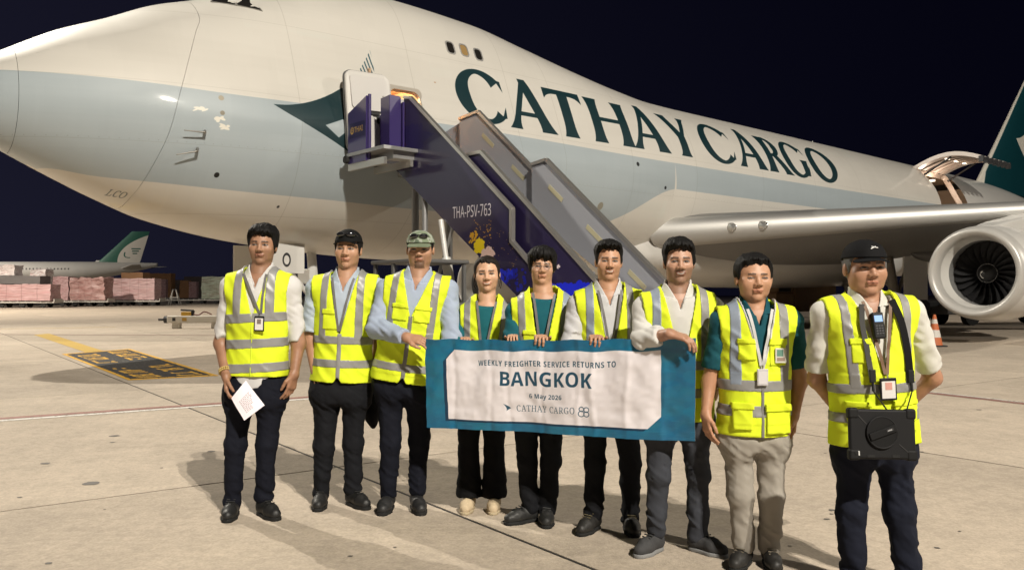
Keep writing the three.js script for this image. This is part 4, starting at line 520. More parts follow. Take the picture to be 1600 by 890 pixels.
  const headCol = (x, y, z) => {
    const [a, b, c] = HL(x, y, z), A = Math.abs(a), ex = A - .0315 * fw; const m = 1 + .07 * noise(a * 60, b * 60, c * 60); let q = [sk[0] * m, sk[1] * m, sk[2] * m];
    if (c > .04) {
      if (A > .012 && A < .053 && Math.abs(b - (.0285 - (A - .03) ** 2 * 5)) < .0052 * (1 - (A - .03) * 6)) q = mixv(q, hc, .82);
      if (Math.abs(ex) < .0175 && Math.abs(b - (.0062 - ex * ex * 12)) < (o.eye || .0042)) { q = Math.abs(ex + (a > 0 ? -1 : 1) * -.001) < .0078 ? [.014, .01, .008] : [.2, .17, .15]; }
      if (Math.abs(ex) < .019 && Math.abs(b - (.0062 + (o.eye || .0042) + .0012 - ex * ex * 14)) < .0022) q = dk(hc, 1.2);
      const mx = .025 + smile * .005; if (A < mx && b < -.052 + smile * A * .2 && b > -.0765 + A * .25 && c > .07) q = mixv(q, [sk[0] * .78 + .03, sk[1] * .52, sk[2] * .52], .55);
      if (smile > .5 && A < .019 && Math.abs(b + .062 - A * A * 8) < .0032) q = [.52, .48, .43]; else if (A < mx && Math.abs(b + .0632 - smile * A * A * 9) < .0014 && c > .06) q = dk(q, .35);
      if (A > .006 && A < .014 && Math.abs(b + .037) < .003 && c > .088) q = dk(q, .25);
      if (o.mous && A < .026 && b < -.04 && b > -.0545) q = mixv(q, hc, o.mous);
    }
    if (o.beard && c > .02 && A < .034 + .004 * noise(a * 90, b * 90, 9) && b < -.08 + A * .3 + .005 * noise(a * 80, b * 80, 4) && b > -.124) q = mixv(q, hc, o.beard);
    if (o.stub && c > -.005 && b < -.045 + A * .35) q = mixv(q, hc, o.stub);
    return q;
  };
  const handCol = (x, y, z) => { const m = 1 + .1 * noise(x * 50, y * 50, z * 50); return [sk[0] * .92 * m, sk[1] * .88 * m, sk[2] * .86 * m]; };
  // ---- one body mesh: head grid, hand grids, and the rest coarser under the clothes
  const G = []; { const c = j.head, r = .16 * hk, ylo = Math.min(j.neck[1] - .06 * k, c[1] - .18 * hk); G.push(nets((x, y, z) => Math.max(head(x, y, z), (j.neck[1] - .05 * k) - y), [c[0] - r * .8, ylo, c[2] - r], [c[0] + r * .8, c[1] + r, c[2] + r], .0031 * hk, headCol)); }
  const sleeve = {}; const cutAt = (s) => { const [kind, t] = o.sleeve; const a = j['sh' + s], b = j['el' + s], c = j['wr' + s]; const [P, Q, tt] = t <= 1 ? [a, b, t] : [b, c, t - 1]; const p = mixv(P, Q, tt), n = unit(sub(Q, P)); return [p, n, t > 1]; };
  for (const s of ['L', 'R']) {
    const h = o['hand' + s] || {}, W = j['wr' + s], f = h.f || [0, -1, .1], H = hand(W, f, h.pn || [s === 'L' ? 1 : -1, 0, -.2], h.side ?? (s === 'L' ? 1 : -1), k * .97 * (o.handk || 1), h.curl || [.25, .3, .34, .38], h.tc ?? .5);
    const fore = arms[s][1]; if (!o.hide?.includes(s)) { const b = boundsOf(H.pts, .03); G.push(nets((x, y, z) => sm(H.sdf(x, y, z), fore(x, y, z), .02), b[0], b[1], .0034, handCol)); }
    const [p, n, late] = cutAt(s), el = j['el' + s]; const bb = boundsOf([el, W, j['sh' + s]], .07);
    G.push(nets((x, y, z) => sm(arms[s][0](x, y, z), fore(x, y, z), .03), bb[0], bb[1], .009, handCol));
  }
  { const b = boundsOf([j.pel, j.neck, j.shL, j.shR, j.anL, j.anR], .2); G.push(nets((x, y, z) => { let d = torso(x, y, z, -.012); for (const s of ['L', 'R']) d = sm(d, sm(cap(leg[s][0], leg[s][1], .062 * k, .036 * k)(x, y, z), cap(leg[s][1], leg[s][2], .036 * k, .03 * k)(x, y, z), .03), .04); return d; }, b[0], [b[1][0], j.neck[1], b[1][2]], .02, handCol)); }
  mesh('body', mergeGeometries(G), BODYM, g);
  // ---- shirt
  const fold = (x, y, z, a, s = 1) => a * (noise(x * 14 * s + B[0] * 9, y * 7 * s, z * 14 * s) + .6 * noise(x * 26 * s, y * 30 * s + B[0] * 5, z * 26 * s));
  const ribbing = (x, y, z) => noise(x * 9 + y * 16, y * 30 - x * 14, z * 18 + B[0] * 7);
  const sc = o.shirt, shirtM = cmat(sc, .85), cut = { L: cutAt('L'), R: cutAt('R') };
  const armC = {}; for (const s of ['L', 'R']) { const a = j['sh' + s], b = j['el' + s], c = j['wr' + s], x = (o.loose || .014); armC[s] = [cap(a, b, .057 * k + x * .5, .046 * k + x * .9), cap(b, c, .046 * k + x * .9, .032 * k + x * .9)]; }
  const shirt = (x, y, z) => { let d = torso(x, y, z, o.tail != null ? .017 : .013); for (const s of ['L', 'R']) { const [p, n, late] = cut[s]; let q = late ? sm(armC[s][0](x, y, z), armC[s][1](x, y, z), .03) : armC[s][0](x, y, z); const pl = (x - p[0]) * n[0] + (y - p[1]) * n[1] + (z - p[2]) * n[2]; if (late || true) q = Math.max(q + .004 * ribbing(x, y, z) + .006 * (1 - 2 * Math.abs(noise(x * 11 + 3, y * 24 + x * 16, z * 13))), late ? (arms[s][1](x, y, z) < .06 ? pl : q) : pl); d = sm(d, q, .02); } d += fold(x, y, z, .003); const hb = TF(x, y, z); d = Math.max(d, ((o.tail ?? .1) + (o.tail != null ? hb[0] * hb[0] * 6 : 0) - hb[1]) * TL); if (o.collar) { const vv = hb[2] > 0 ? .03 * k * clamp((hb[1] - .86) / .14, -1, 1.5) - Math.abs(hb[0]) : -1; d = Math.max(d, vv); } return Math.max(d, -(nk(x, y, z) - .004), Math.min((hb[1] - (o.collar ? 1.0 : .985) + (hb[2] > 0 ? hb[2] * .5 : 0)) * TL, .04 - nk(x, y, z))); };
  const sb = boundsOf([j.pel, j.neck, j.shL, j.shR, j.elL, j.elR, ...(cut.L[2] ? [j.wrL, j.wrR] : [])], .17);
  const shirtO = mesh(o.shirtN || 'shirt', nets(shirt, [sb[0][0], j.pel[1] - .12, sb[0][2]], sb[1], .0085), shirtM, g);
  if (o.collar) { // stand and turned-down points
    const col = (x, y, z) => { const [X, h, Z] = TF(x, y, z), yy = (h - 1) * TL, r = nk(x, y, z), A = Math.abs(X), top = .07 * k - (Z > 0 ? Z * .75 : -.004), low = (Z > 0 ? -.03 - .045 * sstep(.015, .06, Z) : -.012) * k, t = clamp((top - yy) / .08, 0, 1), sp = .007 + .036 * t * t, open = Z > 0 ? (.006 + Math.max(0, yy + .062) * .5) * k - A : -1; return Math.max(Math.abs(r - sp) - .0058, yy - top, low - yy + A * .18, open); };
    mesh('collar', nets(col, add(j.neck, [-.12, -.14, -.13]), add(j.neck, [.12, .09, .15]), .0048), o.collarC ? cmat(o.collarC, .85) : shirtM, shirtO);
  }
  // ---- trousers
  const lr = o.legw || .83, hem = o.hem ?? .045, tm_ = cmat(o.trs, .85), fl = o.flare || 1;
  const legC = {}; for (const s of ['L', 'R']) { const [a, b, c] = leg[s]; legC[s] = [cap(a, b, .094 * k * Math.sqrt(lr), .072 * k * lr), cap(b, c, .071 * k * lr, .063 * k * lr * fl)]; }
  const trs = (x, y, z) => { const [X, h, Z] = TF(x, y, z); let d = smax(core(X, h, Z, .016 - .016 * sstep(-.05, .05, h)), (-.13 - h) * TL, .07); d = Math.max(d, (h - .1) * TL); let q = 9; for (const s of ['L', 'R']) { let e = sm(legC[s][0](x, y, z), legC[s][1](x, y, z), .03); q = Math.min(q, e); } d = sm(d, q, .1); const an = j.anL[1], kn = j.knL[1], low = Math.max(0, 1 - Math.abs(y - an - .06) / .16), mid = Math.max(0, 1 - Math.abs(y - kn) / .13), cr = Math.max(0, 1 - Math.abs(y - j.pel[1] + .12) / .14); const rg = 1 - 2.2 * Math.abs(noise(x * 5 + B[0] * 3, y * 21 + x * 15 + z * 6, z * 6)), rg2 = 1 - 2.2 * Math.abs(noise(x * 13 + 5, y * 5 + B[0] * 4, z * 13)); d += fold(x, y, z, .0025) - .009 * (o.crease ?? 1) * (.2 + low + .4 * mid + .5 * cr) * rg - .0045 * rg2 - .0022 * (1 - 2.2 * Math.abs(noise(x * 26, y * 42 + x * 30, z * 26 + B[0]))); return Math.max(d, hem * k - y + .006 * noise(x * 30, 0, z * 30)); };
  const tb = boundsOf([j.pel, j.knL, j.knR, j.anL, j.anR], .17); const trO = mesh('trousers', nets(trs, [tb[0][0], 0, tb[0][2]], [tb[1][0], j.pel[1] + .2, tb[1][2]], .0074), tm_, g);
  // ---- vest over the shirt, with tape, zip, pockets
  if (o.vest) {
    const v = o.vest, hV = v.v ?? .55, hemH = v.hem ?? -.04, off0 = .03, shW = Math.max(Math.abs(TF(...j.shL)[0]), Math.abs(TF(...j.shR)[0])) + (v.over ?? .012);
    const vout = (x, y, z) => { const d0 = torso(x, y, z, off0); if (d0 > .05 || d0 < -.06) return d0; const h = TF(x, y, z)[1]; return d0 + fold(x, y, z, .0045, .8) - .005 * (1 - 2.2 * Math.abs(noise(x * 8 + B[0] * 3, y * 13 + x * 11, z * 8))) + (h < .2 ? -.014 * (.2 - h) / .24 : 0); };
    const region = (x, y, z) => { const [X, h, Z] = TF(x, y, z); const armh = h > .45 && h < .95 ? Math.abs(X) - (shW - .016 * Math.sin((h - .45) / .5 * Math.PI)) : Math.abs(X) - (h <= .45 ? .4 : shW); const vn = Z > -.03 ? ((v.vw ?? .088) * k * clamp((h - hV) / (1 - hV), 0, 1.3)) - Math.abs(X) : -1, nn = .012 - (nk(x, y, z) - .012); const hemy = hemH + (v.round ? .05 * sstep(.03, .0, Math.abs(X)) : 0); return Math.max(armh, h > hV ? vn : -1, nn, (hemy - h) * TL, (h - 1.2) * TL); };
    const shell = (x, y, z) => { const r0 = region(x, y, z); if (r0 > .06) return r0; const d = vout(x, y, z); return Math.max(d, -(d + .013), r0); };
    const vb = boundsOf([j.pel, j.neck, j.shL, j.shR], .24), vlo = [vb[0][0], j.pel[1] + (hemH - .04) * TL, vb[0][2]], vhi = [vb[1][0], j.neck[1] + .1, vb[1][2]];
    const vest = mesh('safety_vest', nets(shell, vlo, vhi, .0066), YEL, g);
    const piece = (name, reg, m, proud, deep = .008, cell = .0056, h0 = -1, h1 = 2, x0 = -1, x1 = 1, front = 0, par = vest) => mesh(name, nets((x, y, z) => { const t = TF(x, y, z), r0 = reg(t[0], t[1], t[2]); if (r0 > .06) return r0; const d = vout(x, y, z); return Math.max(d - proud, -(d + deep), region(x, y, z) - .001, r0); }, [Math.max(vlo[0], j.pel[0] + x0 - .09), Math.max(vlo[1], j.pel[1] + h0 * TL - .05), front ? j.pel[2] - .02 : vlo[2]], [Math.min(vhi[0], j.pel[0] + x1 + .09), Math.min(vhi[1], j.pel[1] + h1 * TL + .05), vhi[2]], cell), m, par);
    const tl = v.tapeW || .052, tm = v.blue ? TAPEB : TAPE;
    for (const hb of v.bands || []) piece('reflective_tape', (X, h, Z) => (Math.abs(h - hb + (v.sag || 0) * X) - tl * k / 2 / TL) * TL, TAPE, .0028, .008, .0056, hb - .06, hb + .06);
    for (const s of [-1, 1]) piece('reflective_tape', (X, h, Z) => Math.max(Math.abs(X - s * (v.vx ?? .115) * k - s * (v.vs ?? 0) * (h - .8)) - tl * k * .46, ((v.vlow ?? .42) - h) * TL), s < 0 && v.blueL || s > 0 && v.blueR ? TAPEB : TAPE, .0034, .008, .0056, v.vlow ?? .42, 2, s > 0 ? .02 : -.26, s > 0 ? .26 : -.02);
    if (v.zip) piece('zip', (X, h, Z) => Math.max(Math.abs(X - .002) - v.zip, (h - hV - .02) * TL, -Z), v.zipC || TAPE, .0046, .008, .0056, -1, hV + .04, -.02, .02, 1);
    if (v.edge) piece('binding', (X, h, Z) => Math.max(Math.abs(Math.abs(X) - (v.vw ?? .088) * k * clamp((h - hV) / (1 - hV), 0, 1.3)) - .009, -Z, (hV - h) * TL), v.edgeC || TAPE, .0042, .008, .0046, hV, 2, -.12, .12, 1);
    for (const [px, ph, w, hh, dp] of v.pockets || []) { piece('pocket', (X, h, Z) => Math.max(Math.abs(X - px * k) - w / 2 * k, (Math.abs(h - ph) - hh / 2) * TL, -Z), YEL, dp || .008, .008, .0056, ph - hh, ph + hh, px - w, px + w, 1); piece('pocket_flap', (X, h, Z) => Math.max(Math.abs(X - px * k) - (w / 2 + .006) * k, (Math.abs(h - ph - hh * .42) - hh * .13) * TL, -Z), YEL, (dp || .008) + .006, .004, .005, ph - hh, ph + hh, px - w, px + w, 1); }
    o.surf = (X, h, extra = .004) => { let Z = .35; for (let i = 0; i < 60; i++) { const p = FT(X, h, Z), d = vout(...p); if (d < .0005) break; Z -= Math.max(.0008, d * .6); } return FT(X, h, Z + extra); };
    o.TF = TF; o.region = region;
  }
  // ---- lanyard and badge
  if (o.lany) {
    const l = o.lany, cx = l.x || 0, hb = l.h ?? .55, halves = [];
    for (const s of [-1, 1]) { const pts = []; for (let i = 0; i <= 9; i++) { const t = i / 9, X = lerp(s * .07 * k, cx + s * .004, Math.pow(t, .9)), h = lerp(1.0, hb, t); pts.push(V3(...o.surf(X, h, .006))); } const c = new THREE.CatmullRomCurve3(pts), N = 24, pos = [], w = .0075; const P = [], Z3 = V3(...za); for (let i = 0; i <= N; i++) { const p = c.getPoint(i / N), t = c.getTangent(i / N), sd = t.clone().cross(Z3).normalize().multiplyScalar(w); P.push([p.clone().add(sd), p.clone().sub(sd), p.clone().add(sd).addScaledVector(Z3, .003), p.clone().sub(sd).addScaledVector(Z3, .003)]); } const tri = (...q) => q.forEach((e) => pos.push(e.x, e.y, e.z)); for (let i = 0; i < N; i++) { const a = P[i], b = P[i + 1]; tri(a[2], b[2], b[3], a[2], b[3], a[3]); tri(a[0], b[0], b[2], a[0], b[2], a[2]); tri(a[1], a[3], b[3], a[1], b[3], b[1]); } const gg = new THREE.BufferGeometry(); gg.setAttribute('position', new THREE.Float32BufferAttribute(pos, 3)); gg.computeVertexNormals(); halves.push(gg); }
    const la = mesh('lanyard', merged(halves), l.c ? cmat(l.c, .6) : LANY, g);
    if (l.badge) { const [bw, bh, hc_] = l.badge, c = o.surf(cx, hb - (bh / 2 + .015) / TL, .016), bg = new RoundedBoxGeometry(bw, bh, .01, 2, .004), q = new THREE.Quaternion().setFromRotationMatrix(new THREE.Matrix4().makeBasis(V3(...xa), V3(...up), V3(...za))); const b = mesh('id_badge', bg, l.light ? cmat([.5, .48, .5], .4) : HOLD, la, c); b.quaternion.copy(q); const cd = mesh('badge_card', box(-bw * .4, bw * .4, -bh * .4, bh * .36, .004, .0066), l.light ? cmat([.62, .6, .62], .4) : CARD, b); if (hc_) mesh('badge_photo', box(-bw * .2, bw * .2, -bh * .02, bh * .3, .006, .0078), cmat(hc_, .5), b); mesh('badge_clip', bar([0, bh * .5, 0], [0, bh * .5 + .02, 0], .004), chrome, b); }
  }
  // ---- shoes
  for (const s of ['L', 'R']) {
    const a = j['an' + s], t = j['to' + s], dir = unit([t[0] - a[0], 0, t[2] - a[2]]), fl_ = (o.shoeL || .27) * k, toe = [t[0], 0, t[2]], heel = add(toe, dir, -fl_ + .03 * k), r = .044 * k, sw = o.shoeW || 1;
    const p1 = add(heel, dir, .035 * k), p2 = add(toe, dir, -.09 * k), p3 = add(toe, dir, -.035 * k), Y = (p, y) => [p[0], y, p[2]];
    const up_ = uni([cap(Y(p1, .045 * k), Y(p2, .042 * k), .037 * k * sw, .041 * k * sw), cap(Y(p2, .042 * k), Y(p3, .036 * k), .041 * k * sw, .034 * k * sw), cap(Y(p1, .05 * k), Y(add(p1, dir, .015 * k), .105 * k), .036 * k, .036 * k), cap(Y(p1, .07 * k), Y(p2, .062 * k), .03 * k, .02 * k)], .03);
    const bb = boundsOf([heel, toe], .06 * k); bb[0][1] = -.005; bb[1][1] = .16 * k;
    const up2 = (x, y, z) => Math.max(up_(x, y, z) + .0016 * noise(x * 60, y * 60, z * 60), .013 * k - y, y - .112 * k);
    const sh = mesh('shoe', nets(up2, bb[0], bb[1], .0056), cmat(o.shoe, o.shoeR || .55), g);
    const foot2 = (x, y, z) => Math.max(uni([cap(Y(p1, .03), Y(p2, .03), .04 * k * sw, .046 * k * sw), cap(Y(p2, .03), Y(p3, .03), .046 * k * sw, .037 * k * sw)], .02)(x, .03, z), Math.abs(y - .0105 * k) - .0105 * k);
    mesh('sole', nets(foot2, [bb[0][0], -.01, bb[0][2]], [bb[1][0], .04, bb[1][2]], .0052), cmat(o.sole || [.018, .018, .018], .7), sh);
    if (o.laces) { const L = [], sd = [-dir[2], 0, dir[0]]; for (let i = 0; i < 4; i++) { const c = add(p2, dir, (.012 - i * .022) * k), y = (.082 + i * .008) * k; L.push(bar(add([c[0], y, c[2]], sd, -.026 * k), add([c[0], y + .004, c[2]], sd, .026 * k), .0035, 6)); } mesh('laces', merged(L), cmat(o.laces, .7), sh); }
  }
  // ---- hair
  if (o.hair) { const hr = o.hair, f = (hr.front ?? .066) + .014, sd = hr.side ?? -.01, bk = hr.back ?? -.07, vol = hr.vol ?? .014, topv = hr.top ?? .012, fr = hr.fr ?? 0;
    const hl = (a, b, c) => { const A = Math.abs(a); const fz = c > .02 ? f - (hr.part ? (a * hr.part) * .18 : 0) - .22 * Math.max(0, A - .045) * (c > .05 ? 1 : 1.6) : lerp(sd, bk, clamp((.02 - c) / .09, 0, 1)); const line = c > .02 && c < .055 ? lerp(sd, fz, sstep(.02, .05, c)) : fz; return line + .009 * noise(a * 130, c * 60, 3) + .005 * noise(a * 260, c * 90, 7) + (hr.fringe && c > .05 ? .016 * noise(a * 70, 1, B[0]) : 0); };
    const hs = (x, y, z) => { const [a, b, c] = HL(x, y, z); const th = vol + topv * sstep(.03, .12, b) + fr * sstep(.03, .09, c) * sstep(.04, .09, b) + (hr.n ?? .7) * (.004 * noise(a * 190 + b * 60, b * 22, c * 30 + a * 60) + .0055 * noise(a * 85 + c * 20, b * 20, c * 26) + .007 * noise(a * 22 + 9 + B[0], b * 20, c * 20)); const line = hl(a, b, c); return Math.max(skullL(a, b, c) - th * (.3 + .7 * sstep(-.002, .028, b - line)) - .001, (line - b) * .9) * hk; };
    const c = j.head, r = .155 * hk; mesh('hair', nets(hs, [c[0] - r, c[1] - r * .8, c[2] - r], [c[0] + r, c[1] + r * 1.15, c[2] + r], .0034 * hk), cmat(hr.c || [.008, .0075, .0075], .62), g);
    if (hr.bun) { const q = LH([0, .0, -.115]); const st = []; for (let i = 0; i < 4; i++) { const s = i % 2 ? 1 : -1, p0 = LH([s * .074, .03 - i * .006, .03 - i * .01]), p1 = LH([s * (.088 + .004 * i), -.05, .02]), p2 = LH([s * (.076 + .005 * i), -.082 - .006 * i, .012]); mesh('hair_strand', new THREE.TubeGeometry(new THREE.CatmullRomCurve3([V3(...p0), V3(...p1), V3(...p2)]), 12, .0026, 5), cmat([.02, .014, .011], .62), g); } }
  }
  // ---- cap
  if (o.cap) { const cc = o.cap, c = j.head, r = .19 * hk;
    const dome = (x, y, z) => { const [a, b, q] = HL(x, y, z); const d = skullL(a, b, q) - .0135 - .006 * sstep(.06, .12, b); return Math.max(d, -(d + .012), (.052 - .26 * (q < 0 ? q * .0 + Math.max(-.05, q) * .55 : -q * .03)) - b - (q < -.02 ? .012 : 0)) * hk; };
    const brim = (x, y, z) => { const [a, b, q] = HL(x, y, z); const R = Math.sqrt((a / .083) ** 2 + ((q - .07) / (cc.brim || .085)) ** 2) - 1; return Math.max(R * .07, Math.abs(b - (.058 - (q - .06) * (cc.droop ?? .28) - a * a * 3.2)) - .0032, .062 - q - (.004)) * hk; };
    const lo = [c[0] - r, c[1] - .02, c[2] - r], hi = [c[0] + r, c[1] + r, c[2] + r * 1.15];
    const capO = mesh('cap', nets(dome, [lo[0], c[1] - .01 * hk, lo[2]], hi, .0038), cc.camo ? mat(1, 1, 1, .85, { vertexColors: true }) : cmat(cc.c, .8), g);
    if (cc.camo) { const p = capO.geometry.attributes.position, col = []; for (let i = 0; i < p.count; i++) { const n = noise(p.getX(i) * 38, p.getY(i) * 38, p.getZ(i) * 38); col.push(...(n > .2 ? [.16, .2, .13] : n > -.15 ? [.3, .33, .27] : [.1, .13, .09])); } capO.geometry.setAttribute('color', new THREE.Float32BufferAttribute(col, 3)); }
    mesh('cap_brim', nets(brim, [lo[0], c[1] - .02, lo[2]], hi, .0034), cmat(cc.bc || cc.c, .8), capO);
    if (cc.shades) { const L = []; for (const s of [-1, 1]) { const q = LH([s * .033, .098, .083]), e = new THREE.SphereGeometry(1, 16, 10); e.scale(.03 * hk, .018 * hk, .012 * hk); e.rotateY(s * .3); e.translate(...q); L.push(e); } L.push(bar(LH([-.02, .104, .09]), LH([.02, .104, .09]), .004), bar(LH([-.06, .1, .07]), LH([-.083, .075, -.03]), .003), bar(LH([.06, .1, .07]), LH([.083, .075, -.03]), .003)); const sg = mesh('sunglasses', merged(L), mat(.012, .012, .014, .12, { phys: true, clearcoat: 1 }), capO); sg.name = 'sunglasses'; }
    if (cc.logo) { const q = LH([.004, .098, .0]), d = new THREE.BoxGeometry(.03, .004, .003), d2 = d.clone(); d.rotateZ(.5); d2.rotateZ(-.3); d2.translate(.008, .003, 0); const gg = merged([d, d2]); let zz = .13; for (; zz > .05; zz -= .001) if (skullL(.004, .098, zz) < .021) break; const p = LH([.004, .098, zz]); gg.rotateX(-.7); mesh('cap_emblem', gg, cmat([.75, .75, .75], .6), capO, p); }
  }
  if (o.specs) { const L = []; for (const s of [-1, 1]) { const t = new THREE.TorusGeometry(.0225, .0013, 6, 26); t.scale(1, .86, 1); t.applyMatrix4(M); t.scale(hk, hk, hk); t.translate(...LH([s * .032, .003, .1])); L.push(t); L.push(bar(LH([s * .055, .008, .098]), LH([s * .081, .008, .0]), .0013, 5)); } L.push(bar(LH([-.01, .008, .103]), LH([.01, .008, .103]), .0013, 5)); const gl = mesh('glasses', merged(L), mat(.3, .28, .26, .25, { metalness: .8 }), g); for (const s of [-1, 1]) { const cg = new THREE.CircleGeometry(.0218, 20); cg.scale(1, .86, 1); cg.applyMatrix4(M); cg.scale(hk, hk, hk); mesh('lens', cg, mat(.95, .95, 1, .03, { phys: true, transmission: 1, thickness: 0, ior: 1.5 }), gl, LH([s * .032, .003, .1])); } }
  o.J = j; o.B = B; o.g = g; o.FT = FT; o.k = k; return o;
}
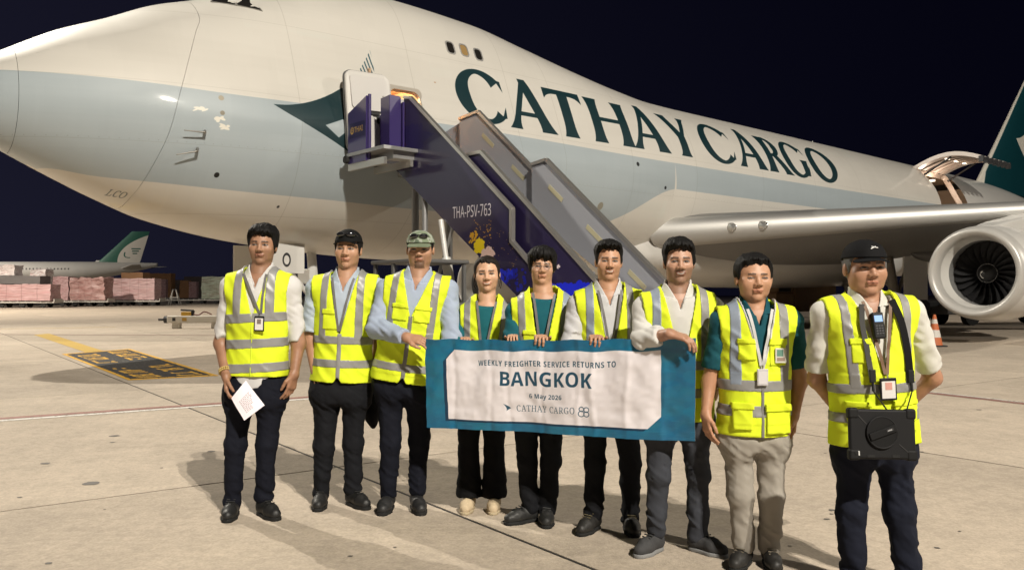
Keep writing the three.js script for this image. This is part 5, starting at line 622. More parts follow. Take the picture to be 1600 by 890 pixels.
// ---------------------------------------------------------------- the people, left to right
const GRIP = (s) => ({ f: [s * .1, .5, .85], pn: [0, -.85, .5], side: s > 0 ? 1 : -1, curl: [.85, .9, .92, .95], tc: .2 });
const HANG = (s, c = .28) => ({ f: [s * .12, -1, .16], pn: [s, -.1, -.35], side: s, curl: [c, c * 1.15, c * 1.3, c * 1.45], tc: .4 });
const blackT = [.009, .0095, .012], navyT = [.007, .008, .014];
const P = [
  { label: 'tall man in white shirt with rolled sleeves and yellow vest holding a paper sheet', d: 5.34, h: 1.80, hs: 0.967, face: 1.09, foot: [392, 803], head: [410, 385], neck: [406, 428], shL: [361, 448], shR: [453, 448], elL: [345, 536, -.03], wrL: [353, 588, .12], elR: [466, 536, -.02], wrR: [459, 585, .05], pel: [401, 606], knL: [367, 696, .03], knR: [417, 692, .02], anL: [363, 785], anR: [412, 774], faL: 8, faR: 42,
    skin: [0.333, 0.179, 0.109], shirt: [.58, .57, .57], collar: 1, sleeve: ['roll', 1.02], loose: .013, trs: navyT, shoe: [.012, .012, .012], laces: [.03, .03, .03], hair: { front: .056, vol: .016, top: .02, fr: .008, part: .35, n: .6 }, smile: .45, stub: .15, rol: -.03, yaw: .06,
    handL: { f: [.14, -1, .22], pn: [.9, 0, -.3], side: 1, curl: [.45, .5, .5, .5], tc: .8 }, handR: { f: [-.22, -1, .1], pn: [-.9, -.1, -.4], side: -1, curl: [.3, .35, .4, .5] },
    vest: { v: .62, vw: .075, hem: .115, bands: [.62, .40, .19], vlow: .62, vx: .1, tapeW: .058, sag: -.1, round: 0, edge: 0, zip: .004, zipC: YELEDGE }, lany: { x: .055, h: .66, badge: [.062, .095, [.2, .16, .15]] }, tail: .01 },
  { label: 'man in black cap with pale blue short sleeve shirt under his yellow vest', d: 5.6, h: 1.80, hs: 1.03, face: 1.03, foot: [530, 789], head: [544, 391], neck: [541, 434], shL: [494, 450], shR: [588, 450], elL: [485, 533], wrL: [492, 580, .04], elR: [594, 533, -.12], wrR: [582, 590, -.08], pel: [533, 605], knL: [506, 698, .02], knR: [552, 692], anL: [502, 772], anR: [551, 762], faL: 5, faR: 42,
    skin: [0.444, 0.246, 0.155], shirt: [.4, .46, .55], collar: 1, sleeve: ['short', .82], loose: .026, trs: blackT, shoe: [.012, .012, .012], laces: [.03, .03, .03], cap: { c: [.006, .006, .0065], brim: .05, shades: 1, droop: .1 }, hair: { front: .05, side: -.02, vol: .006, top: 0 }, smile: .3, yaw: -.03, rol: -.02, handL: HANG(1), hide: 'R',
    vest: { v: .48, vw: .085, hem: .06, bands: [.44, .23], vlow: .44, vx: .115, zip: .014, round: 1, pockets: [[-.062, .62, .1, .17]] }, lany: { x: .0, h: .52 } },
  { label: 'bearded man in green camouflage cap and blue shirt reaching across to hold the banner corner', d: 5.5, h: 1.80, hs: 0.95, face: 1.15, foot: [628, 793], head: [656.5, 391], neck: [654, 432], shL: [604, 452], shR: [700, 452], elL: [588, 512, .08], wrL: [636, 527, .29], elR: [706, 530, .08], wrR: [694, 575, .15], pel: [632, 600], knL: [610, 694, .02], knR: [655, 690], anL: [606, 768], anR: [651, 764], faL: -4, faR: 16,
    skin: [0.444, 0.246, 0.155], shirt: [.34, .4, .52], collar: 1, sleeve: ['long', 1.93], loose: .02, trs: navyT, shoe: [.016, .016, .017], cap: { c: [.2, .24, .17], bc: [.15, .18, .12], camo: 1, brim: .075, shades: 1, droop: .42 }, hair: { front: .05, side: 0, vol: .004, top: 0 }, beard: .6, mous: .35, stub: .15, fat: .016, wide: 1.06, jaw: 1.15, smile: .2, pit: .05,
    handL: { f: [.95, -.18, .25], pn: [.1, -.75, -.5], side: -1, curl: [.42, .5, .52, .5], tc: .3 }, hide: 'R',
    vest: { v: .62, vw: .085, hem: .03, bands: [.42, .17], vlow: .42, vx: .13, zip: .014, zipC: ZIP, round: 1, tapeW: .05, pockets: [[-.07, .66, .1, .14], [.07, .66, .1, .14]] } },
  { label: 'smiling woman in teal top and yellow vest with dark hair tied back and beige shoes', d: 5.5, h: 1.60, hs: 0.934, face: 1.1, foot: [748, 794], head: [761, 429.5], neck: [761, 470], shL: [720, 500], shR: [798, 498], elL: [706, 552, .12], wrL: [726, 537, .36], elR: [808, 552, .12], wrR: [803, 533, .36], pel: [752, 630], knL: [733, 705], knR: [772, 705], anL: [733, 768], anR: [773, 768], faL: -8, faR: -4,
    skin: [0.567, 0.333, 0.216], shirt: [.014, .115, .14], shirtN: 'top', sleeve: ['short', .85], loose: .022, trs: [.006, .006, .007], legw: .95, flare: 1.45, hem: .09, crease: .5, shoe: [.5, .4, .27], shoeR: .8, sole: [.4, .33, .22], hair: { front: .07, side: -.01, vol: .008, top: .008, bun: 1, part: .2, n: .25, c: [.016, .012, .01] }, smile: 1, jaw: .85, eye: .004, rol: .04, handL: GRIP(1), handR: GRIP(-1), handk: .9,
    vest: { v: .3, vw: .07, hem: -.02, bands: [.3, .1], vlow: .3, vx: .13, vs: .04 }, lany: { x: .0, h: .42 } },
  { label: 'young man with glasses and shaggy black fringe behind the banner', d: 5.2, h: 1.70, hs: 0.87, face: 1.06, foot: [838, 815], head: [847, 418], neck: [849, 458], shL: [806, 487], shR: [896, 486], elL: [800, 556, .1], wrL: [842, 536, .3], elR: [902, 556, .05], wrR: [892, 580, .15], pel: [842, 630], knL: [824, 722], knR: [860, 722], anL: [828, 790], anR: [855, 797], faL: -58, faR: -4,
    skin: [0.493, 0.278, 0.172], shirt: [.012, .1, .13], shirtN: 'tee_shirt', sleeve: ['short', .8], loose: .024, trs: blackT, shoe: [.014, .014, .014], laces: [.05, .05, .05], hair: { front: .036, side: -.03, vol: .02, top: .02, fr: .01, fringe: 1, n: .8 }, specs: 1, smile: .25, rol: -.03, handL: GRIP(1), hide: 'R',
    vest: { v: .3, vw: .085, hem: -.03, bands: [.3, .1], vlow: .3, vx: .135, vs: .06, blueR: 1, pockets: [[-.07, .58, .1, .16]] }, lany: { x: .0, h: .44 } },
  { label: 'man with swept back black hair and dark lanyard behind the banner beside the glasses wearer', d: 5.02, h: 1.74, hs: 0.92, face: 1.05, foot: [950, 830], head: [951, 410], neck: [950, 453], shL: [903, 476], shR: [1000, 474], elL: [890, 548, .08], wrL: [927, 537, .3], elR: [1008, 545, .02], wrR: [992, 575, .12], pel: [952, 632], knL: [930, 724], knR: [985, 724], anL: [927, 802], anR: [984, 812], faL: -32, faR: 2,
    skin: [0.456, 0.246, 0.148], shirt: [.52, .52, .54], collar: 1, sleeve: ['roll', 1.2], loose: .018, trs: blackT, shoe: [.014, .013, .012], laces: [.12, .1, .06], hair: { front: .072, vol: .01, top: .024, fr: .016, n: .5 }, smile: .6, mous: .35, handL: GRIP(1), hide: 'R', rol: -.02,
    vest: { v: .36, vw: .085, hem: -.03, bands: [.3, .1], vlow: .3, vx: .12, blueL: 1, pockets: [[-.07, .5, .1, .12]] }, lany: { x: 0, h: .42 } },
  { label: 'man with thick dark hair and white open shirt leaning his forearm on the banner corner', d: 4.6, h: 1.74, hs: 0.967, face: 1.04, foot: [1048, 862], head: [1061, 411], neck: [1058, 457], shL: [1007, 481], shR: [1112, 481], elL: [1004, 532, .08], wrL: [1046, 521, .25], elR: [1122, 568, -.06], wrR: [1114, 620, -.08], pel: [1058, 648], knL: [1030, 742, .04], knR: [1091, 740], anL: [1024, 828], anR: [1090, 836], faL: -42, faR: 44,
    skin: [0.431, 0.241, 0.160], shirt: [.56, .55, .53], collar: 1, sleeve: ['long', 1.7], loose: .02, trs: [.042, .045, .055], shoe: [.05, .05, .052], shoeR: .7, sole: [.2, .2, .2], laces: [.03, .03, .03], hair: { front: .06, side: -.015, vol: .012, top: .02, fr: .012, part: .3, n: .6 }, hairC: [.014, .011, .009], smile: .7, stub: .35, mous: .4, nose: 1.1, yaw: -.08, handL: { f: [.9, -.28, .3], pn: [.05, -.9, -.2], side: 1, curl: [.42, .46, .48, .5], tc: .3 }, hide: 'R',
    vest: { v: .38, vw: .09, hem: -.03, bands: [.42, .2], vlow: .42, vx: .13, blueL: 1 } },
  { label: 'man in teal polo shirt and light grey trousers wearing a yellow vest with large pockets', d: 4.38, h: 1.62, hs: 0.967, face: 1.19, foot: [1176, 883], head: [1178, 436.5], neck: [1179, 482], shL: [1128, 501], shR: [1236, 501], elL: [1109, 596, -.03], wrL: [1103, 648, .03], elR: [1250, 594, -.02], wrR: [1241, 650, .04], pel: [1178, 676], knL: [1157, 772, .02], knR: [1206, 772, .02], anL: [1163, 852], anR: [1203, 852], faL: -34, faR: -6,
    skin: [0.468, 0.253, 0.155], shirt: [.012, .075, .1], shirtN: 'polo_shirt', collar: 1, sleeve: ['short', .78], loose: .02, trs: [.31, .285, .25], legw: .9, shoe: [.016, .015, .014], laces: [.14, .12, .09], hair: { front: .068, side: .005, vol: .012, top: .014, fr: .006, part: -.25, n: .45 }, smile: .35, eye: .003, fat: .012, handL: HANG(1, .3), handR: HANG(-1, .45),
    vest: { v: .52, vw: .085, hem: .0, bands: [.4, .2], vlow: .4, vx: .135, blueL: 1, tapeW: .062, zip: .008, zipC: ZIP, edge: 1, edgeC: mat(.5, .49, .47, .5), pockets: [[.095, .14, .15, .22, .016], [-.105, .16, .1, .2, .014], [-.08, .68, .09, .16], [.09, .66, .1, .2]] }, lany: { x: -.005, h: .56, c: [.5, .5, .5], badge: [.056, .085], light: 1 } },
  { label: 'older man in black cap and white short sleeves with hands behind his back', d: 4.06, h: 1.66, hs: 1.045, face: 1.16, foot: [1368, 912], head: [1352, 421], neck: [1355, 469], shL: [1289, 490], shR: [1424, 488], elL: [1276, 592, -.1], wrL: [1318, 650, -.22], elR: [1458, 590, -.1], wrR: [1400, 648, -.22], pel: [1366, 690], knL: [1330, 798, .02], knR: [1406, 798, .02], anL: [1334, 890], anR: [1418, 886], faL: -14, faR: 12,
    skin: [0.394, 0.209, 0.130], shirt: [.58, .57, .53], collar: 1, sleeve: ['short', .86], loose: .024, trs: [.01, .012, .022], legw: .95, shoe: [.012, .012, .012], cap: { c: [.006, .006, .007], brim: .062, logo: 1, droop: .3 }, hair: { front: .05, side: -.012, vol: .006, top: 0, c: [.12, .12, .12] }, hairC: [.05, .045, .04], mous: .12, fat: .022, wide: 1.05, jaw: 1.15, eye: .0034, hide: 'LR',
    vest: { v: .5, vw: .1, hem: .0, bands: [.4, .2], vlow: .4, vx: .15, vs: .04, tapeW: .05, pockets: [[.1, .24, .13, .14, .012], [-.13, .24, .09, .14, .012], [-.1, .66, .09, .16]] }, lany: { x: .0, h: .5, c: [.16, .09, .05], badge: [.078, .105, [.6, .3, .26]] } },
];
P.forEach(person);
// ---------------------------------------------------------------- banner held by the group
{
  const c = { tl: at(665, 529, 5.16), tr: at(1087, 527, 4.33), br: at(1085, 690, 4.36), bl: at(670, 667, 5.17) };
  const tex = canvasTex(2048, 672, (x, w, h) => {
    const gr = x.createLinearGradient(0, 0, w, h); x.fillStyle = '#1b6488'; x.fillRect(0, 0, w, h);
    const cols = ['#20708a', '#1a5f80', '#237a8c', '#17507a', '#1c6a88', '#164a70', '#278096'];
    for (let i = 0; i < 420; i++) { const X = rnd(0, w); x.fillStyle = X < w * .35 && rnd() < .7 ? cols[[0, 2, 6][i % 3]] : cols[i % 7]; x.globalAlpha = .16; x.beginPath(); x.ellipse(X, rnd(0, h), rnd(20, 150), rnd(10, 80), rnd(-.4, .4), 0, 7); x.fill(); }
    for (let i = 0; i < 90; i++) { x.globalAlpha = .12; x.fillStyle = '#6fc4cf'; x.fillRect(rnd(0, w), rnd(h * .8, h), rnd(10, 90), rnd(1, 4)); } x.globalAlpha = 1;
    const pan = (dx, dy) => { x.beginPath(); x.moveTo(255 + dx, 80 + dy); x.lineTo(1828 + dx, 80 + dy); x.lineTo(1828 + dx, 520 + dy); x.lineTo(1742 + dx, 600 + dy); x.lineTo(186 + dx, 600 + dy); x.lineTo(186 + dx, 150 + dy); x.closePath(); x.fill(); };
    x.fillStyle = '#0d3450'; pan(-26, 16); x.fillStyle = '#e5e0e5'; pan(0, 0);
    x.fillStyle = '#1c4a63'; x.textAlign = 'center'; const sp = (t, y, font, stretch, ls) => { x.save(); x.font = font; x.translate(985, y); x.scale(stretch, 1); x.letterSpacing = ls + 'px'; x.fillText(t, 0, 0); x.restore(); };
    sp('WEEKLY FREIGHTER SERVICE RETURNS TO', 192, 'bold 55px sans-serif', .93, 2); sp('BANGKOK', 335, 'bold 146px sans-serif', 1.04, 0); sp('6 May 2026', 425, 'bold 46px sans-serif', 1.05, 1); sp('CATHAY CARGO', 522, '62px serif', .92, 3);
    x.beginPath(); x.moveTo(650, 468); x.quadraticCurveTo(690, 482, 708, 500); x.quadraticCurveTo(690, 506, 672, 522); x.quadraticCurveTo(685, 498, 650, 468); x.fill();
    x.strokeStyle = '#1c4a63'; x.lineWidth = 6; for (const [X, y, r] of [[1268, 486, 17], [1266, 518, 21], [1304, 488, 18], [1304, 519, 19]]) { x.beginPath(); x.ellipse(X, y, r, r * .92, 0, 0, 7); x.stroke(); }
  });
  const nx = 150, ny = 46, pos = [], uv = [], idx = [], T = .0016, nrm = unit(cross(sub(c.tr, c.tl), sub(c.tl, c.bl)));
  const folds = [.12, .27, .34, .47, .61, .66, .78, .9];
  const wave = (u, v) => { let d = .012 * Math.sin(u * 9 + 1) * (.4 + v) + .007 * Math.sin(u * 23 + v * 2) + .006 * noise(u * 9, v * 4, 5) + .0035 * noise(u * 26, v * 12, 8) + .0016 * noise(u * 70, v * 26, 2); for (const f of folds) { const t = (u - f - .006 * Math.sin(v * 7 + f * 40)) / .009; d += .0045 * Math.exp(-t * t) * (f > .6 ? 1 : -1); } return d + .012 * (1 - v) * Math.sin(u * 31) ** 2 * .5; };
  for (const side of [0, 1]) for (let j = 0; j <= ny; j++) for (let i = 0; i <= nx; i++) { const u = i / nx, v = j / ny, a = mixv(c.tl, c.tr, u), b = mixv(c.bl, c.br, u), p = mixv(a, b, v), sg = -.012 * Math.sin(Math.PI * u) * (1 - v) - .004 * Math.sin(u * 40) * (1 - v), q = add(p, nrm, wave(u, v) - side * T); pos.push(q[0], q[1] + sg, q[2]); uv.push(u, 1 - v); }
  const o = (nx + 1) * (ny + 1); for (let j = 0; j < ny; j++) for (let i = 0; i < nx; i++) { const a = j * (nx + 1) + i, b = a + nx + 1; idx.push(a, b, a + 1, b, b + 1, a + 1, o + a, o + a + 1, o + b, o + b, o + a + 1, o + b + 1); }
  const back = new THREE.BufferGeometry(); back.setAttribute('position', new THREE.Float32BufferAttribute(pos, 3)); back.setAttribute('uv', new THREE.Float32BufferAttribute(uv, 2)); const half = idx.length; const f = [], bk = []; for (let k = 0; k < half; k += 12) { f.push(...idx.slice(k, k + 6)); bk.push(...idx.slice(k + 6, k + 12)); } back.setIndex([...f, ...bk]); back.addGroup(0, f.length, 0); back.addGroup(f.length, bk.length, 1); back.computeVertexNormals();
  const p0 = [0, 1, 2].map((k) => (c.bl[k] + c.br[k]) / 2); back.translate(-p0[0], -p0[1], -p0[2]);
  const m = new THREE.Mesh(back, [mat(1, 1, 1, .42, { map: tex }), mat(.6, .6, .6, .6)]); m.name = numbered('banner'); m.position.set(...p0); scene.add(m);
  tag(m, 'wide teal and white paper banner with printed text held across the middle of the group', 'banner');
}
// paper in the first man's hand
{
  const q = [at(361, 622, 5.13), at(384, 594, 5.15), at(413, 633, 5.13), at(381, 657, 5.11)], n = 10, pos = [], idx = [], uv = []; for (let j = 0; j <= n; j++) for (let i = 0; i <= n; i++) { const p = mixv(mixv(q[0], q[1], i / n), mixv(q[3], q[2], i / n), j / n); pos.push(p[0], p[1], p[2] + .008 * Math.sin(i / n * 3) + .004 * Math.sin(j / n * 5)); uv.push(i / n, 1 - j / n); } for (let j = 0; j < n; j++) for (let i = 0; i < n; i++) { const a = j * (n + 1) + i; idx.push(a, a + n + 1, a + 1, a + n + 1, a + n + 2, a + 1); }
  const g = new THREE.BufferGeometry(); g.setAttribute('position', new THREE.Float32BufferAttribute(pos, 3)); g.setAttribute('uv', new THREE.Float32BufferAttribute(uv, 2)); g.setIndex(idx); g.computeVertexNormals();
  const t = canvasTex(256, 360, (x, w, h) => { x.fillStyle = '#f0e6ee'; x.fillRect(0, 0, w, h); x.fillStyle = 'rgba(70,66,74,.75)'; for (let r = 0; r < 11; r++) for (let cx = 60; cx < 60 + 150 - r * 7;) { const l = rnd(8, 26); x.fillRect(cx, 120 + r * 17, l, 6); cx += l + rnd(5, 10); } });
  tag(mesh('paper_sheet', g, mat(1, 1, 1, .7, { map: t, side: THREE.DoubleSide }), scene), 'folded white paper sheet with printed lines in the leftmost man\'s hand', 'paper');
}
// yellow bead bracelet on his wrist: worn, so a part of him
{ const o = P[0], W = o.J.wrL, E = o.J.elL, d = unit(sub(E, W)), c = add(W, d, .035), u = unit(cross(d, [0, 0, 1])), v = cross(d, u), L = []; for (const s of [0, .014]) for (let k = 0; k < 20; k++) { const a = k / 20 * 6.283, b = new THREE.SphereGeometry(.0066, 6, 5); b.translate(...add(add(add(c, d, s), u, .037 * Math.cos(a)), v, .037 * Math.sin(a))); L.push(b); } mesh('bracelet', merged(L), cmat([.5, .36, .12], .4), o.g); }
// tablet case on its shoulder strap
{
  const o = P[8], ctr = at(1378, 678, 3.74), g = thing('tablet_case', 'black rugged tablet case with round hand strap hanging at the older man\'s waist', 'tablet case', ctr), m = mat(.009, .009, .01, .55, { phys: true, specularIntensity: .4 }), w = .305, h = .222;
  g.rotation.set(-.12, .06, -.02);
  const body = mesh('case_shell', new RoundedBoxGeometry(w, h, .028, 3, .012), m, g);
  mesh('case_bumper', merged([[-1, 1], [1, 1], [-1, -1], [1, -1]].map(([a, b]) => { const e = new RoundedBoxGeometry(.05, .05, .036, 2, .012); e.translate(a * (w / 2 - .02), b * (h / 2 - .02), 0); return e; })), mat(.008, .008, .0085, .6, { phys: true, specularIntensity: .4 }), body).userData.kind = 'stuff';
  const disc = new THREE.CylinderGeometry(.066, .07, .012, 40); disc.rotateX(Math.PI / 2); const dm = mesh('hand_strap_disc', disc, mat(.006, .006, .0065, .5, { phys: true, specularIntensity: .4 }), g, [-.008, .008, .019]);
  const rim = new THREE.TorusGeometry(.069, .004, 8, 48); mesh('disc_rim', rim, m, dm, [0, 0, .004]); mesh('hand_strap', (() => { const e = new RoundedBoxGeometry(.13, .034, .012, 2, .005); e.rotateZ(.35); return e; })(), mat(.009, .009, .0095, .7, { phys: true, specularIntensity: .3 }), dm, [0, 0, .01]);
  const lt = canvasTex(128, 64, (x) => { x.fillStyle = '#151517'; x.fillRect(0, 0, 128, 64); x.fillStyle = '#c9c9cc'; x.font = 'bold 40px sans-serif'; x.fillText('UAG', 16, 46); }); const pl = new THREE.BoxGeometry(.034, .013, .001); const lm = mesh('brand_tag', pl, mat(1, 1, 1, .5, { map: lt }), dm, [.03, .012, .0175]); lm.rotation.z = .35;
  mesh('camera_port', (() => { const e = new RoundedBoxGeometry(.03, .022, .006, 2, .003); return e; })(), mat(.5, .5, .5, .4), g, [-.125, -.085, .0145]); mesh('camera_lens', (() => { const e = new THREE.CylinderGeometry(.006, .006, .004, 14); e.rotateX(Math.PI / 2); return e; })(), HOLD, g, [-.128, -.084, .019]);
  for (const s of [-.06, .055]) mesh('case_slot', new THREE.BoxGeometry(.035, .012, .004), mat(.004, .004, .004, .8), g, [s, -.096, .0145]);
  for (const a of [-.55, .6]) { const e = new THREE.BoxGeometry(.1, .003, .003); e.rotateZ(a > 0 ? -.7 : -.8); mesh('case_ridge', e, mat(.03, .03, .03, .5), g, [a > 0 ? .11 : -.11, a > 0 ? -.075 : .08, .0145]); }
  // straps: from the case over the chest to the shoulders
  const inv = (p) => g.worldToLocal(V3(...p)); g.updateMatrixWorld(true);
  const ribbon = (name, pts, wid, mm) => { const c = new THREE.CatmullRomCurve3(pts.map((p) => inv(p))), N = 40, Pn = []; for (let i = 0; i <= N; i++) { const p = c.getPoint(i / N), t = c.getTangent(i / N), sd = t.clone().cross(V3(0, 0, 1)).normalize().multiplyScalar(wid / 2), up = V3(0, 0, .0035); Pn.push([p.clone().add(sd), p.clone().sub(sd), p.clone().add(sd).add(up), p.clone().sub(sd).add(up)]); } const q = [], tri = (...v) => v.forEach((e) => q.push(e.x, e.y, e.z)); for (let i = 0; i < N; i++) { const a = Pn[i], b = Pn[i + 1]; tri(a[2], b[2], b[3], a[2], b[3], a[3], a[0], b[0], b[2], a[0], b[2], a[2], a[1], a[3], b[3], a[1], b[3], b[1], a[0], a[1], b[1], a[0], b[1], b[0]); } const e = new THREE.BufferGeometry(); e.setAttribute('position', new THREE.Float32BufferAttribute(q, 3)); e.computeVertexNormals(); return mesh(name, e, mm, g); };
  const S = (X, h, e = .012) => add(o.surf(X, h, e), o.B);
  const sA = [S(-.075, .98), S(-.082, .85), S(-.078, .7), S(-.072, .58, .014), S(-.07, .5, .016), S(-.068, .45, .018)], sB = [S(.07, 1.0), S(.1, .86), S(.115, .72), S(.122, .6, .012), S(.125, .5, .016), S(.126, .43, .018)];
  ribbon('shoulder_strap', sA, .026, mat(.06, .06, .058, .75, { phys: true, specularIntensity: .3 })); ribbon('shoulder_strap', sB, .034, mat(.007, .007, .0075, .75, { phys: true, specularIntensity: .3 }));
  for (const [q, dx] of [[sA[5], -.08], [sB[5], .09]]) { const p = inv(q); const b = mesh('strap_buckle', new RoundedBoxGeometry(.03, .06, .012, 2, .004), HOLD, g, [p.x, p.y + .03, p.z + .004]); mesh('strap_hook', merged([bar([0, -.03, 0], [0, -.07, .004], .007), bar([0, -.07, .004], [clamp(p.x, -.12, .12) - p.x, h / 2 - p.y - .03, -p.z], .0035, 6)]), HOLD, b); }
  // radio handset clipped on the shirt front
  const rp = S(-.018, .83, .02), r = thing('handheld_radio', 'small black two way radio with lit blue screen clipped to the older man\'s chest', 'radio', rp); r.rotation.set(-.18, .05, .06);
  const rb = mesh('radio_body', new RoundedBoxGeometry(.056, .125, .026, 3, .008), HOLD, r); mesh('radio_antenna', bar([.016, .06, 0], [.018, .09, 0], .006), HOLD, r);
  const em = mat(.2, .3, .45, .3); em.emissive.setRGB(.25, .45, .9); em.emissiveIntensity = .9; mesh('radio_screen', new THREE.BoxGeometry(.038, .03, .002), em, r, [0, .032, .0135]);
  const key = new THREE.BoxGeometry(.009, .006, .003), km = mat(.06, .06, .065, .4); for (let a = 0; a < 4; a++) for (let b = 0; b < 3; b++) mesh('radio_key', key, km, r, [(b - 1) * .013, -.002 - a * .012, .014]);
}
// pinned card on the polo man's pocket
{ const o = P[7], c = o.surf(.092, .64, .02), b = mesh('name_card', new RoundedBoxGeometry(.056, .075, .004, 2, .002), cmat([.62, .6, .55], .5), o.g, c); mesh('card_photo', box(-.02, .012, -.004, .03, .001, .003), cmat([.12, .25, .2], .5), b); mesh('card_print', box(-.02, .02, -.028, -.01, .001, .003), cmat([.3, .22, .18], .5), b); }
// black bag behind the second man
{ const c = at(583, 640, 5.75); const g = nets((x, y, z) => Math.max(ell([0, 0, 0], [.055, .13, .05])(x, y, z) + .012 * noise(x * 20, y * 16, z * 20), y - .12), [-.08, -.16, -.08], [.08, .16, .08], .009); tag(mesh('cloth_bag', g, cmat([.01, .01, .011], .85), scene, c), 'black cloth bag hanging in the gap beside the camouflage cap man', 'bag'); }
// ---------------------------------------------------------------- far apron: dollies with wrapped freight, airliner, tow bar, cone
{
  const film = canvasTex(256, 256, (x, w, h) => { x.fillStyle = '#e8e4e2'; x.fillRect(0, 0, w, h); for (let i = 0; i < 240; i++) { x.fillStyle = ['rgba(255,255,255,.35)', 'rgba(150,110,100,.28)', 'rgba(90,60,55,.2)', 'rgba(230,190,190,.4)'][i % 4]; x.beginPath(); x.ellipse(rnd(0, w), rnd(0, h), rnd(4, 46), rnd(1, 5), rnd(-.4, .4), 0, 7); x.fill(); } x.fillStyle = 'rgba(70,50,48,.22)'; for (let y = 20; y < h; y += 42) x.fillRect(0, y, w, 2); for (let X = 12; X < w; X += 50) x.fillRect(X, 0, 2, h); });
  const wrapP = mat(.66, .45, .46, .45, { map: film }), wrapW = mat(.72, .69, .69, .4, { map: film }), brown = mat(.33, .17, .08, .7), darkC = mat(.09, .07, .065, .6), green = mat(.5, .58, .46, .5, { map: film }), dolly = mat(.5, .47, .42, .5), tyre = rubber;
  const bumpy = (w, h, d, seed, rough) => { const g = new THREE.BoxGeometry(w, h, d, Math.ceil(w * 5), Math.ceil(h * 6), Math.ceil(d * 3)); const p = g.attributes.position; for (let i = 0; i < p.count; i++) { const x = p.getX(i), y = p.getY(i), z = p.getZ(i), e = rough * noise(x * 1.3 + seed, y * 1.6, z * 1.3), f = rough * .7 * noise(x * 3 + seed, y * 4.4, z * 3); p.setXYZ(i, x + (e + f) * Math.sign(x), y + (y > 0 ? e + f : 0), z + (e - f) * Math.sign(z)); } g.translate(0, h / 2, 0); g.computeVertexNormals(); return g; };
  const makeDolly = (name, label, x0, x1, yb, group) => { // px span and base line
    const c = onGround((x0 + x1) / 2, yb), d = -c[2], w = (x1 - x0) / F * d, g = thing(name, label, 'dolly', [c[0], 0, c[2]], .1, group);
    const fr = [box(-w / 2, w / 2, .48, .62, -1.2, 1.2), box(-w / 2 - .9, -w / 2, .5, .56, -.06, .06)]; mesh('deck', merged(fr), dolly, g);
    for (const X of [-w * .36, -w * .12, w * .12, w * .36]) for (const Z of [-.9, .9]) { if (w < 4 && Math.abs(X) < w * .2) continue; const t = new THREE.CylinderGeometry(.3, .3, .22, 16); t.rotateX(Math.PI / 2); mesh('wheel', t, tyre, g, [X, .3, Z]); }
    for (const X of [-w / 2 + .05, w / 2 - .05]) mesh('end_rail', box(X - .04, X + .04, .62, .95, -1.1, 1.1), dolly, g);
    for (let k = 0; k < Math.round(w / .8); k++) { const t = new THREE.CylinderGeometry(.06, .06, 2.3, 10); t.rotateX(Math.PI / 2); mesh('roller', t, alu, g, [-w / 2 + .4 + k * .8, .66, 0]); }
    return { d, w, c };
  };
  const load = (name, label, cat, m, px0, px1, ytop, ref, y0, seed, rough, dz = 0, depth = 2.1) => { const d = ref.d + dz, w = (px1 - px0) / F * d, X = ((px0 + px1) / 2 - 800) / F * d, top = HEYE + (460 - ytop) / F * d; const o = mesh(name, bumpy(w, top - y0, depth, seed, rough), m, scene, [X, y0, -d]); return tag(o, label, cat, undefined); };
  const G1 = 'freight dollies in the near row', N = 478;
  const d0 = makeDolly('freight_dolly', 'freight dolly at the left edge under grey lidded cargo', -40, 88, 480, G1), d1 = makeDolly('freight_dolly', 'freight dolly under the pair of pink wrapped pallets', 92, 172, N, G1), d2 = makeDolly('freight_dolly', 'freight dolly under the long smooth pink pallet', 174, 252, 477, G1), d3 = makeDolly('freight_dolly', 'freight dolly nearest the leftmost man carrying the green netted pallet', 262, 350, 474, G1), d4 = makeDolly('freight_dolly', 'freight dolly behind the yellow chock stand, under brown cartons', 240, 330, 471, G1);
  load('wrapped_pallet', 'pink wrapped freight at the left edge below the grey lid', 'pallet', wrapP, -36, 86, 444, d0, .74, 3, .06); load('flat_container', 'long dark grey flat container on the leftmost freight', 'container', mat(.12, .11, .11, .5), -36, 70, 431, d0, HEYE + (460 - 444) / F * d0.d + .04, 4, .02);
  load('wrapped_pallet', 'white wrapped bundle on top of the leftmost freight', 'pallet', wrapW, 0, 28, 415, d0, HEYE + (460 - 431) / F * d0.d + .06, 5, .12, 0, 1.6); load('wrapped_pallet', 'white wrapped bundle standing beside the dark grey lid', 'pallet', wrapW, 52, 76, 421, d0, .7, 6, .12, 2.4, 1.5);
  load('wrapped_pallet', 'short pink wrapped pallet, left one of the pair on the dolly', 'pallet', wrapP, 89, 113, 432, d1, .74, 7, .06); load('wrapped_pallet', 'crumpled pink and brown wrapped pallet right of the short pink one', 'pallet', mat(.52, .33, .31, .5, { map: film }), 115, 169, 434, d1, .74, 8, .13);
  load('wrapped_pallet', 'long smooth pale pink wrapped pallet in the middle of the row', 'pallet', mat(.72, .52, .53, .4, { map: film }), 178, 246, 435, d2, .74, 9, .03); load('wrapped_pallet', 'dark gap pallet standing behind the long pink pallet', 'pallet', darkC, 166, 184, 434, d2, .7, 10, .05, 4);
  load('carton_stack', 'brown cartons peeking over the long pink pallet', 'cartons', brown, 194, 228, 426, d2, .7, 11, .05, 6); load('carton_stack', 'brown cartons on the far dolly left of the dark crates', 'cartons', brown, 237, 270, 427, d4, .74, 12, .05);
